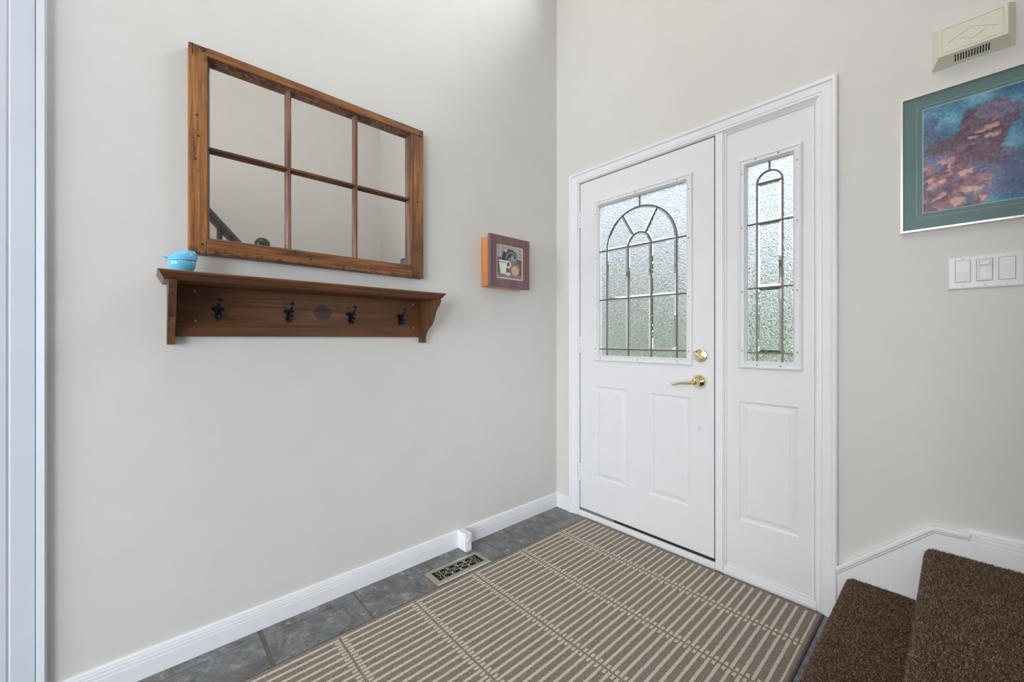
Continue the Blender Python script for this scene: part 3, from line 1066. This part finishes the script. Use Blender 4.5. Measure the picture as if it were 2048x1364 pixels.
blend((vv > 0.60) * (vv < 0.95) * (uu > 0.06) * (uu < 0.94), (178, 172, 168), 0.7)
blend((vv > 0.60) * (vnoise(W_, H_, 26, 26, 9) > 0.58) * (uu > 0.06) * (uu < 0.94), (132, 130, 130), 0.6)
blend((vv > 0.08) * (vv < 0.62) * (uu > 0.06) * (uu < 0.94), (92, 88, 92), 0.95)
blend(ell(0.50, 0.62, 0.28, 0.27, 0.05), (62, 62, 68))
blend((vv < 0.17) * (vv > 0.05) * (uu > 0.06) * (uu < 0.94), (140, 128, 124), 0.9)
blend(ell(0.66, 0.36, 0.21, 0.24), (140, 116, 104))
blend(ell(0.70, 0.28, 0.14, 0.15), (212, 176, 146))
blend(ell(0.60, 0.60, 0.16, 0.05), (150, 150, 158))
blend(ell(0.60, 0.68, 0.05, 0.06), (150, 158, 172))
ring_ = np.abs(np.sqrt(((uu - 0.56) / 0.19) ** 2 + ((vv - 0.60) / 0.20) ** 2) - 1) < 0.09
blend(ring_ * (vv > 0.6), (150, 152, 158))
cupw = 0.09 + 0.07 * np.clip((vv - 0.16) / 0.38, 0, 1)
blend((np.abs(uu - 0.26) < cupw) * (vv > 0.15) * (vv < 0.55), (232, 230, 218))
blend((np.abs(uu - 0.26) < cupw) * (vv > 0.47) * (vv < 0.51), (176, 174, 160))
hr = np.abs(np.sqrt(((uu - 0.45) / 0.075) ** 2 + ((vv - 0.44) / 0.085) ** 2) - 1) < 0.28
blend(hr, (226, 222, 214))
blend(ell(0.44, 0.16, 0.09, 0.05), (222, 220, 220))
blend(ell(0.36, 0.83, 0.05, 0.04), (206, 214, 220))
blend((uu < 0.05) | (uu > 0.95) | (vv < 0.05) | (vv > 0.95), (224, 208, 190))
print_sheet('print', img, (0.081, -0.590, 1.4305), (0, 0.207, 0), (0, 0, 0.193), kc, 0.004)

# ------------------------------------------------------------------ framed picture on the back wall
fp = thing('framed_picture', (1.92, 0, 1.471), 'framed painting in teal mat with thin pale metal frame', 'picture')
PX0, PX1, PZ0, PZ1 = 1.641, 2.205, 1.471, 1.9445
b = B()
ring(b, PX0, PX1, PZ0, PZ1, [(0.0, 0.0), (0.0, -0.016), (0.001, -0.018), (0.0065, -0.018), (0.0075, -0.016), (0.0075, -0.010), (0.0075, 0.0), (0, 0)])
b.done('frame', 'silver', fp)
B().box(PX0 + 0.006, PX1 - 0.006, -0.011, -0.002, PZ0 + 0.006, PZ1 - 0.006).done('mat_board', 'teal', fp)
b = B()
ring(b, 1.681, 2.165, 1.516, 1.902, [(0.0, -0.0110), (0.0, -0.0114), (0.0012, -0.0114), (0.0012, -0.0110)])
b.done('mat_line', 'line', fp)
b = B()
ring(b, 1.696, 2.150, 1.531, 1.8905, [(0.0, -0.0110), (0.0, -0.0118), (0.0024, -0.0118), (0.0024, -0.0110)])
b.done('mat_bevel', 'bevelcut', fp)

W_, H_ = 300, 240
vv, uu = np.meshgrid((np.arange(H_) + 0.5) / H_, (np.arange(W_) + 0.5) / W_, indexing='ij')
na, nb, nc = vnoise(W_, H_, 7, 6, 21), vnoise(W_, H_, 16, 14, 22), vnoise(W_, H_, 60, 50, 23)
nd = vnoise(W_, H_, 150, 60, 24)
img = np.array([86, 138, 164]) + (na[..., None] - 0.5) * np.array([60, 70, 60]) + (nb[..., None] - 0.5) * 26
wu, wv = uu + (nb - 0.5) * 0.05 + (nc - 0.5) * 0.02, vv + (na - 0.5) * 0.05 + (nc - 0.5) * 0.02


def wel(cu, cv, ru, rv, soft=0.15):
    d = np.sqrt(((wu - cu) / ru) ** 2 + ((wv - cv) / rv) ** 2)
    return np.clip((1 - d) / soft + 0.5, 0, 1)


blend(wel(0.04, 0.76, 0.05, 0.12, 0.6), (92, 88, 120), 0.6)
blend(wel(0.46, 0.24, 0.12, 0.20, 0.5), (84, 82, 118), 0.75)
# one large dark mass, and a drift of loose pinkish dabs (an abstract stand-in)
for e in ((0.33, 0.74, 0.15, 0.17), (0.30, 0.62, 0.11, 0.18), (0.24, 0.58, 0.10, 0.16), (0.14, 0.54, 0.13, 0.13), (0.28, 0.47, 0.10, 0.08)):
    blend(wel(*e), (98, 80, 96), 0.95)
blend(wel(0.36, 0.82, 0.11, 0.09), (112, 108, 138), 0.8)
blend(wel(0.20, 0.40, 0.22, 0.14, 0.4), (110, 88, 108), 0.9)
blend(wel(0.12, 0.22, 0.24, 0.26, 0.4), (120, 92, 108), 0.9)
blend(wel(0.30, 0.20, 0.10, 0.16, 0.4), (112, 126, 158), 0.8)
r_ = np.random.default_rng(5)
for q in range(95):
    cu, cv = r_.uniform(0.0, 0.32), r_.uniform(0.0, 0.62)
    if cv > 0.62 - cu * 1.1:
        continue
    s_ = r_.uniform(0.018, 0.040)
    col = [(206, 162, 158), (182, 134, 138), (150, 112, 126), (222, 184, 172), (132, 96, 112), (118, 132, 166)][r_.integers(0, 6)]
    blend(wel(cu, cv, s_, s_ * 1.45, 0.6), col, 0.85)
    blend(wel(cu, cv + s_, s_ * 0.9, s_ * 0.35, 0.5), (84, 64, 82), 0.42)
for q in range(26):
    cu, cv = r_.uniform(0.16, 0.42), r_.uniform(0.45, 0.88)
    s_ = r_.uniform(0.014, 0.03)
    blend(wel(cu, cv, s_, s_ * 1.1, 0.6), [(126, 100, 112), (80, 62, 82), (108, 104, 134), (148, 112, 116)][r_.integers(0, 4)], 0.55)
for cu, cv, s_ in ((0.29, 0.66, 0.022), (0.33, 0.68, 0.03), (0.34, 0.60, 0.026), (0.31, 0.61, 0.02), (0.25, 0.62, 0.018)):
    blend(wel(cu, cv, s_, s_ * 0.8, 0.6), (214, 164, 146), 0.75)
blend(wel(0.30, 0.645, 0.06, 0.008, 0.6), (76, 54, 70), 0.8)
img = img + (nd[..., None] - 0.5) * 24 + (nc[..., None] - 0.5) * 22
print_sheet('painting', img * 1.03, (1.698, -0.0116, 1.533), (0.450, 0, 0), (0, 0, 0.356), fp, 0.0005)

# ------------------------------------------------------------------ light switches
sw = thing('light_switch', (1.836, 0, 1.262), 'white three-gang light switch plate under the painting', 'switch')
b = B()
ring(b, 1.755, 1.918, 1.2615, 1.3695, [(0.0, 0.0), (0.0, -0.002), (0.002, -0.005), (0.005, -0.0062)], fill=True)
b.done('cover_plate', 'plastic', sw)
for i, cx_ in enumerate((1.7895, 1.8362, 1.8822)):
    b = B()
    ring(b, cx_ - 0.0175, cx_ + 0.0175, 1.2845, 1.3565, [(0, -0.0058), (0.0, -0.0066), (0.0014, -0.0066), (0.0014, -0.0050)], mi=1)
    if i == 1:
        ring(b, cx_ - 0.0160, cx_ + 0.0160, 1.2860, 1.3550, [(0, -0.004), (0, -0.0085), (0.001, -0.0095), (0.004, -0.0095), (0.0045, -0.006), (0.005, -0.005)], fill=True)
        b.box(cx_ - 0.0112, cx_ + 0.0112, -0.0120, -0.005, 1.3360, 1.3450, 0.001)
        b.box(cx_ - 0.0112, cx_ + 0.0112, -0.0085, -0.005, 1.2915, 1.2990, 0.001)
    else:
        zt = [(1.2862, -0.0098), (1.3205, -0.0072), (1.3548, -0.0085)] if i == 0 else [(1.2862, -0.0080), (1.3205, -0.0072), (1.3548, -0.0098)]
        rows = [[(cx_ - 0.0158, -0.004, z), (cx_ - 0.0158, y, z), (cx_ + 0.0158, y, z), (cx_ + 0.0158, -0.004, z)] for z, y in zt]
        b.loops(rows, True, True, True)
    b.done('dimmer_slider' if i == 1 else 'rocker_switch', ['plastic', 'screw'], sw)
    for z in (1.272, 1.362):
        B().lathe((cx_, -0.0058, z), (0, -1, 0), [(0, 0.0032), (0.0012, 0.0028), (0.0014, 0.001)], 10).done('plate_screw', 'plastic', sw)

# ------------------------------------------------------------------ door chime
dc = thing('door_chime', (1.808, 0, 2.014), 'cream plastic door chime box high on the wall', 'doorbell chime')
b = B()
w0 = (1.718, 1.898, 2.014, 2.146)
f0 = (1.735, 1.883, 2.0325, 2.128)
D = -0.050
q = lambda r4, y: [(r4[0], y, r4[2]), (r4[1], y, r4[2]), (r4[1], y, r4[3]), (r4[0], y, r4[3])]
ins = lambda r4, s: (r4[0] + s, r4[1] - s, r4[2] + s, r4[3] - s)
b.loops([q(w0, 0.0), q(w0, -0.004), q(f0, D + 0.001), q(ins(f0, 0.0012), D), q(ins(f0, 0.0075), D), q(ins(f0, 0.0085), D + 0.0018), q(ins(f0, 0.0095), D + 0.0018),
         q(ins(f0, 0.0105), D + 0.0004)], True, True, True)
b.done('chime_cover', 'cream', dc)


def ridge(b, pts, w, y0, y1):
    for (xa, za), (xb, zb) in zip(pts[:-1], pts[1:]):
        d = Vector((xb - xa, zb - za)).normalized()
        nx, nz = -d.y * w / 2, d.x * w / 2
        b.loops([[(xa + nx, y0, za + nz), (xa - nx, y0, za - nz), (xb - nx, y0, zb - nz), (xb + nx, y0, zb + nz)],
                 [(xa + nx * .4, y1, za + nz * .4), (xa - nx * .4, y1, za - nz * .4), (xb - nx * .4, y1, zb - nz * .4), (xb + nx * .4, y1, zb + nz * .4)]], True, False, True)


b = B()
ridge(b, [(1.757, 2.0725), (1.809, 2.0985), (1.861, 2.0725)], 0.0022, D + 0.0004, D - 0.0011)
ridge(b, [(1.783, 2.0735), (1.809, 2.0600), (1.835, 2.0735)], 0.0022, D + 0.0004, D - 0.0011)
b.done('diamond_moulding', 'cream', dc)
# slots in the sloping underside
b = B()
pa, pb = Vector((0, -0.006, 2.0150)), Vector((0, D + 0.001, 2.0325))
dn = (pb - pa).normalized()
nn = Vector((0, dn.z, -dn.y))
nn = nn if nn.z < 0 else -nn
for i in range(13):
    x = 1.773 + i * 0.0060
    c1, c2 = pa.lerp(pb, 0.20), pa.lerp(pb, 0.80)
    rows = []
    for off in (-0.002, 0.0004):
        rows.append([Vector((x - 0.0014, 0, 0)) + c1 + nn * off, Vector((x + 0.0014, 0, 0)) + c1 + nn * off,
                     Vector((x + 0.0014, 0, 0)) + c2 + nn * off, Vector((x - 0.0014, 0, 0)) + c2 + nn * off])
    b.loops(rows, True, True, True)
b.done('sound_slots', 'black', dc)

# ------------------------------------------------------------------ floor register
fr = thing('floor_register', (0.174, -0.90, 0.0), 'nickel scrollwork floor register beside the baseboard', 'floor vent')
vx0, vx1, vy0, vy1 = 0.110, 0.236, -1.050, -0.747
flat = lambda x, y, z: (x, z, y)
b = B()
ring(b, vx0, vx1, vy0, vy1, [(0.0, 0.0), (0.0005, 0.0015), (0.0048, 0.0055), (0.007, 0.0062), (0.024, 0.0062), (0.0246, 0.0045), (0.0246, 0.0)], flat)
b.done('register_frame', 'nickel', fr)
B().box(vx0 + 0.022, vx1 - 0.022, vy0 + 0.022, vy1 - 0.022, 0.0002, 0.0012).done('duct_dark_sheet', 'black', fr)  # flat black sheet standing in for the dark of the duct
b = B()


def ribbon(pts, w, z0=0.0014, z1=0.0050):
    n = len(pts)
    rows = []
    for i, p in enumerate(pts):
        p = Vector(p)
        d = (Vector(pts[min(i + 1, n - 1)]) - Vector(pts[max(i - 1, 0)])).normalized()
        nrm = Vector((-d.y, d.x)) * (w / 2)
        a_, c_ = p + nrm, p - nrm
        rows.append([(a_.x, a_.y, z0), (a_.x, a_.y, z1), (c_.x, c_.y, z1), (c_.x, c_.y, z0)])
    b.loops(rows, True, True, True)


cxv = (vx0 + vx1) / 2
iy0, iy1 = vy0 + 0.0246, vy1 - 0.0246
ix0, ix1 = vx0 + 0.0246, vx1 - 0.0246
unit = 0.047
ymid = (vy0 + vy1) / 2
for u_ in range(4):
    cy_ = ymid + (u_ - 1.5) * unit
    for s in (-1, 1):
        # C scrolls back to back across the middle line, ends rolled inwards
        ccx = cxv + s * 0.0205
        pts = [(ccx + s * 0.0165 * math.cos(math.radians(t_)), cy_ + 0.0205 * math.sin(math.radians(t_))) for t_ in range(-140, 141, 14)]
        ribbon(pts, 0.0034)
        for e in (-1, 1):
            x0_, y0_ = pts[0] if e < 0 else pts[-1]
            curl = [(x0_, y0_), (ccx - s * 0.0165, cy_ + e * 0.0065), (ccx - s * 0.0115, cy_ + e * 0.0035), (ccx - s * 0.0065, cy_ + e * 0.0055), (ccx - s * 0.0065, cy_ + e * 0.0090)]
            ribbon(curl, 0.0032)
    d_ = 0.0050
    b.extrude([(cxv - d_, cy_), (cxv, cy_ - d_), (cxv + d_, cy_), (cxv, cy_ + d_)], lambda u, v, w: (u, v, w), 0.0014, 0.005)
for u_ in range(5):
    cy_ = ymid + (u_ - 2) * unit
    for s in (-1, 1):
        ribbon([(cxv, cy_), (cxv + s * 0.0385, cy_)], 0.0034)
for s in (-1, 1):
    ribbon([(cxv - 0.0385, ymid + s * 0.1015), (cxv - 0.018, ymid + s * 0.1105), (cxv, ymid + s * 0.1010), (cxv + 0.018, ymid + s * 0.1105), (cxv + 0.0385, ymid + s * 0.1015)], 0.0034)
b.done('scroll_grille', 'nickel', fr)

# door-stop block on the baseboard
bs = thing('door_stop_block', (0.05, -0.775, 0), 'white wooden door-stop block with round bumper on baseboard', 'door stop')
B().box(0.004, 0.082, -0.792, -0.753, 0.0, 0.090, 0.0025).done('block', 'trim', bs)
B().lathe((0.082, -0.7715, 0.056), (1, 0, 0), [(-0.001, 0.0125), (0.002, 0.0125), (0.0045, 0.0105), (0.005, 0.004)], 20).done('bumper', 'plastic', bs)

# ------------------------------------------------------------------ rug
rg = thing('rug', (0.83, -1.28, 0.0), 'striped taupe and cream rug in front of door', 'rug')
b = B()
ring(b, RUG_X0, RUG_X1, RUG_Y0, RUG_Y1, [(0.0, 0.0008), (0.0, 0.0045), (0.0015, 0.0065), (0.005, 0.0075), (0.006, 0.008)], flat, True)
b.done('rug_pile', 'rug', rg)
b = B()
ring(b, RUG_X0 - 0.005, RUG_X1 + 0.005, RUG_Y0 - 0.004, RUG_Y1 + 0.004, [(0.0, 0.0005), (0.0, 0.004), (0.002, 0.0055), (0.005, 0.0055), (0.0058, 0.003)], flat)
b.done('rug_binding', 'binding', rg)

# ------------------------------------------------------------------ carpeted stairs
N1, N2, Z1, Z2 = 1.494, 1.705, 0.184, 0.378
sk = B()
# skirt board on the back wall with its cap moulding
poly = [(1.462, 0.0), (1.462, 0.205), (1.717, 0.452), (1.803, 0.455), (1.803, 0.30), (1.75, 0.0)]
sk.extrude(poly, lambda u, v, w: (u, w, v), -0.016, 0.0)
t3 = thing('trim_3', (1.6, 0, 0), 'white stair skirt board with moulded cap beside steps', 'trim', kind='structure')
sk.done('skirt_board', 'trim', t3)
cap = B()
pr = [(0.0, 0.0), (0.0, -0.020), (-0.004, -0.0225), (-0.012, -0.0225), (-0.016, -0.0195), (-0.019, -0.0195), (-0.023, -0.016), (-0.023, 0.0)]
path = [(1.4615, 0.2125), (1.717, 0.4590), (1.804, 0.4620)]
rows = []
for i, (x, z) in enumerate(path):
    if i == 0:
        d = Vector((path[1][0] - x, path[1][1] - z)).normalized()
        n2 = Vector((0, 1)) / max(0.5, d.x)
    elif i == 1:
        d1 = Vector((x - path[0][0], z - path[0][1])).normalized()
        d2_ = Vector((path[2][0] - x, path[2][1] - z)).normalized()
        m_ = Vector((-d1.y - d2_.y, d1.x + d2_.x)).normalized()
        n2 = m_ / m_.dot(Vector((-d1.y, d1.x)))
    else:
        n2 = Vector((0, 1))
    rows.append([(x + n2.x * s, y, z + n2.y * s) for s, y in pr])
cap.loops(rows, True, True, True)
cap.done('skirt_cap', 'trim', t3)

st = thing('staircase', (1.75, -0.6, 0), 'brown carpeted stairs rising right of the door', 'stairs')


def tuft_mesh(name, pos, nrm, parent, h=0.0072, w=0.0014, seed=1):
    r_ = np.random.default_rng(seed)
    n = len(pos)
    org = np.array(ORG[parent.name])
    up = nrm + r_.normal(0, 0.75, (n, 3))
    up /= np.linalg.norm(up, axis=1, keepdims=True)
    ref = r_.normal(size=(n, 3))
    a = np.cross(up, ref)
    a /= np.linalg.norm(a, axis=1, keepdims=True)
    c = np.cross(up, a)
    hh = h * r_.uniform(0.65, 1.15, (n, 1))
    base = pos - org
    V = np.empty((n, 4, 3), np.float32)
    for k_ in range(3):
        an = 2 * math.pi * k_ / 3
        V[:, k_] = base + w * (a * math.cos(an) + c * math.sin(an)) * r_.uniform(0.8, 1.25, (n, 1)) + up * hh * 0.15
    V[:, 3] = base + up * hh
    idx = np.arange(n)[:, None, None] * 4 + np.array([[0, 1, 3], [1, 2, 3], [2, 0, 3]])[None]
    me = bpy.data.meshes.new(name)
    me.vertices.add(n * 4)
    me.vertices.foreach_set('co', V.ravel())
    me.loops.add(n * 9)
    me.loops.foreach_set('vertex_index', idx.ravel().astype(np.int32))
    me.polygons.add(n * 3)
    me.polygons.foreach_set('loop_start', np.arange(0, n * 9, 3, dtype=np.int32))
    me.update(calc_edges=True)
    pal = lin(np.array([[96, 78, 64], [128, 108, 92], [152, 132, 114], [112, 92, 76], [178, 160, 142], [78, 62, 52]], float))
    pk = pal[r_.choice(6, n, p=[0.22, 0.26, 0.19, 0.20, 0.07, 0.06])]
    cc = np.ones((n, 3, 4), np.float32)
    cc[:, :, :3] = pk[:, None, :]
    at = me.attributes.new('col', 'FLOAT_COLOR', 'FACE')
    at.data.foreach_set('color', cc.ravel())
    me.materials.append(M['pile'])
    o = bpy.data.objects.new(name, me)
    COL.objects.link(o)
    o.parent = parent
    ORG[o.name] = ORG[parent.name]
    o['kind'] = 'stuff'
    return o


def step(nose, back, zt, zb, ya, yb, name, ydense, seed):
    """tread with rounded waterfall nose, riser below; carpet pile as real tufts"""
    rad = 0.022
    pr = [(back, zb), (back, zt)]
    arcp = [(nose + rad - rad * math.sin(math.radians(a_)), zt - rad + rad * math.cos(math.radians(a_))) for a_ in range(0, 151, 15)]
    pr += arcp + [(nose + 0.028, zt - 0.055), (nose + 0.030, zb)]
    b = B()
    b.extrude(pr, lambda u, v, w: (u, w, v), ya, yb)
    o = b.done(name, 'carpet', st)
    ys_ = np.random.default_rng(seed)
    # along the profile: tread + nose + a little of the riser
    seg = [((back - 0.016, zt), (nose + rad, zt))] + list(zip(arcp[:-1], arcp[1:])) + [(arcp[-1], (nose + 0.028, zt - 0.055)), ((nose + 0.028, zt - 0.055), (nose + 0.030, zb))]
    P, Nn = [], []
    for (x0, z0), (x1, z1) in seg:
        ln = math.hypot(x1 - x0, z1 - z0)
        m_ = int(ln * (yb - ydense) / (0.0024 ** 2))
        if m_ < 1:
            continue
        t_ = ys_.random(m_)
        y_ = ys_.uniform(ydense, yb, m_)
        P.append(np.stack([x0 + (x1 - x0) * t_, y_, z0 + (z1 - z0) * t_], 1))
        nx, nz = -(z1 - z0) / ln, (x1 - x0) / ln
        if x1 < x0:
            nx, nz = -nx, -nz
        if nz < 0 and abs(nx) < 0.5 and zt - z0 < 0.01:
            nx, nz = -nx, -nz
        cxm, czm = nose + 0.2, zt - 0.1
        if nx * ((x0 + x1) / 2 - cxm) + nz * ((z0 + z1) / 2 - czm) < 0:
            nx, nz = -nx, -nz
        Nn.append(np.tile([nx, 0, nz], (m_, 1)))
    tuft_mesh('carpet_pile', np.concatenate(P), np.concatenate(Nn), o, seed=seed)
    return o


step(N1, N2 + 0.03, Z1, 0.0, -1.25, -0.017, 'step', -1.24, 31)
step(N2, X1 - 0.004, Z2, 0.0, -0.98, -0.012, 'landing', -0.97, 32)
# the flight that turns towards the camera side, beyond the right edge of the frame
fy0 = -0.98
for i in range(9):
    zt = Z2 + 0.205 * (i + 1)
    ya = fy0 - 0.182 * (i + 1)
    B().box(1.975, X1 - 0.004, ya, ya + 0.182, max(0.0, zt - 0.55), zt, 0.012).done('step', 'carpet', st)

# ------------------------------------------------------------------ stair railing, seen in the mirror
ra = thing('stair_railing', (1.92, -1.33, 0.50), 'dark brown stair railing and ball-topped newel in mirror', 'railing')
NX, NY = 1.92, -1.33
B().box(NX - 0.043, NX + 0.043, NY - 0.043, NY + 0.043, 0.585, 1.765, 0.004).box(NX - 0.052, NX + 0.052, NY - 0.052, NY + 0.052, 1.735, 1.760, 0.004).done('newel_post', 'espresso', ra)
B().lathe((NX, NY, 1.762), (0, 0, 1), [(0, 0.034), (0.008, 0.034), (0.014, 0.024), (0.020, 0.022), (0.028, 0.030)] +
          [(0.080 - 0.054 * math.cos(math.radians(a_)), 0.054 * math.sin(math.radians(a_))) for a_ in range(35, 181, 12)], 28).done('newel_ball', 'espresso', ra)
rz = lambda y: 1.802 + (-1.477 - y) * 1.125
hp = [(-0.030, -0.030), (0.030, -0.030), (0.032, -0.018), (0.026, -0.010), (0.033, 0.004), (0.030, 0.020), (0.016, 0.030), (-0.016, 0.030), (-0.030, 0.020), (-0.033, 0.004), (-0.026, -0.010), (-0.032, -0.018)]
rows = []
for y in (NY - 0.043, -2.60):
    rows.append([(NX + u, y, rz(y) + v * 1.5) for u, v in hp])
B().loops(rows, True, True, True).done('handrail', 'espresso', ra)
for i in range(11):
    y = -1.515 - 0.09 * i
    stepz = Z2 + 0.205 * max(0, math.floor((fy0 - y) / 0.182) + 1)
    B().box(NX - 0.017, NX + 0.017, y - 0.017, y + 0.017, stepz, rz(y) - 0.035, 0.002).done('baluster', 'espresso', ra)

# ------------------------------------------------------------------ outside, seen through the glass
b = B().box(-30, 30, 1.6, 60, -0.62, -0.50)
struct(b.done('ground', 'grass'), 'green lawn outside the front door', 'lawn')
b = B().box(-0.6, 2.6, T, 1.6, -0.62, -0.16)
struct(b.done('porch', 'concrete'), 'grey concrete porch outside the front door', 'porch')

nh = thing('neighbor_house', (-8.5, 10.5, -0.5), 'pale sided house across the lawn behind door glass', 'house')
B().box(-14.0, -4.25, 10.06, 15.0, -0.5, 3.6).done('house_wall', 'siding', nh)
for i in range(20):
    z = -0.5 + i * 0.2
    b = B()
    b.loops([[(-14.0, 10.02, z), (-14.0, 10.06, z), (-14.0, 10.06, z + 0.2), (-14.0, 10.045, z + 0.2)],
             [(-4.2, 10.02, z), (-4.2, 10.06, z), (-4.2, 10.06, z + 0.2), (-4.2, 10.045, z + 0.2)]], True, True, True)
    b.done('siding_board', 'siding', nh)
b = B()
b.extrude([(-14.6, 3.5), (-3.7, 3.5), (-3.9, 3.72), (-9.1, 5.4), (-14.4, 3.72)], lambda u, v, w: (u, w, v), 9.6, 15.3)
b.done('roof', 'roof', nh)
for xa, za in ((-6.0, 0.75), (-9.2, 0.75)):
    w_ = B()
    ring(w_, xa - 0.5, xa + 0.5, za, za + 1.2, [(0, 10.03), (0, 9.97), (0.07, 9.97), (0.07, 10.0)])
    w_ = w_.done('house_window', 'trim', nh)
    B().box(xa - 0.43, xa + 0.43, 9.99, 10.015, za + 0.07, za + 1.13).done('window_pane', 'winglass', w_)
B().box(-4.2, -3.9, 10.0, 10.2, -0.5, 3.5).done('corner_post', 'trim', nh)


def tree(name, x, y, h, rx, tone, label, seed, nl=5200, low=0.12):
    r_ = np.random.default_rng(seed)
    o = thing(name, (x, y, -0.5), label, 'tree')
    b = B()
    b.tube([(x, y, -0.5), (x + 0.05, y, h * 0.35), (x - 0.04, y, h * 0.75)], [0.16, 0.12, 0.05], 8)
    for q in range(5):
        a_ = q * 1.26 + seed
        b.tube([(x, y, h * (0.3 + 0.08 * q)), (x + rx * 0.6 * math.cos(a_), y + rx * 0.6 * math.sin(a_), h * (0.45 + 0.09 * q))], [0.05, 0.015], 6)
    b.done('trunk', 'bark', o)
    cl = r_.normal(size=(26, 3))
    cl /= np.linalg.norm(cl, axis=1, keepdims=True)
    cl *= r_.uniform(0.35, 0.85, (26, 1))
    cen = np.array([0, 0, h * (0.5 + low / 2)])
    ext = np.array([rx, rx, h * (0.5 - low / 2)])
    ci = r_.integers(0, 26, nl)
    p = cl[ci] * ext + cen + r_.normal(0, 0.24, (nl, 3)) * ext * 0.8
    s = r_.uniform(0.08, 0.17, (nl, 1)) * min(1.0, 0.5 + rx * 0.4)
    a = r_.normal(size=(nl, 3)); a /= np.linalg.norm(a, axis=1, keepdims=True)
    c = np.cross(a, r_.normal(size=(nl, 3))); c /= np.linalg.norm(c, axis=1, keepdims=True)
    V = np.stack([p - a * s, p + c * s * 0.6, p + a * s, p - c * s * 0.6], 1).astype(np.float32)
    me = bpy.data.meshes.new('foliage')
    me.vertices.add(nl * 4)
    me.vertices.foreach_set('co', V.ravel())
    me.loops.add(nl * 4)
    me.loops.foreach_set('vertex_index', np.arange(nl * 4, dtype=np.int32))
    me.polygons.add(nl)
    me.polygons.foreach_set('loop_start', np.arange(0, nl * 4, 4, dtype=np.int32))
    me.update(calc_edges=True)
    pal = lin(np.array(tone, float) * r_.uniform(0.7, 1.25, (nl, 1)))
    cc = np.ones((nl, 4), np.float32)
    cc[:, :3] = pal
    me.attributes.new('col', 'FLOAT_COLOR', 'FACE').data.foreach_set('color', cc.ravel())
    me.materials.append(M['leaf'])
    f_ = bpy.data.objects.new('foliage', me)
    COL.objects.link(f_)
    f_.parent = o
    f_['kind'] = 'stuff'
    return o


tree('leafy_tree', -4.3, 19.5, 6.6, 1.5, (84, 112, 56), 'taller dark green tree left behind sidelight glass', 3)
tree('leafy_tree', -1.6, 15.0, 3.9, 1.1, (112, 142, 70), 'lower light green tree right behind sidelight glass', 4)
tree('leafy_shrub', -1.9, 11.4, 1.5, 0.8, (104, 134, 62), 'low rounded shrub before the trees behind sidelight', 5, 3600, 0.0)
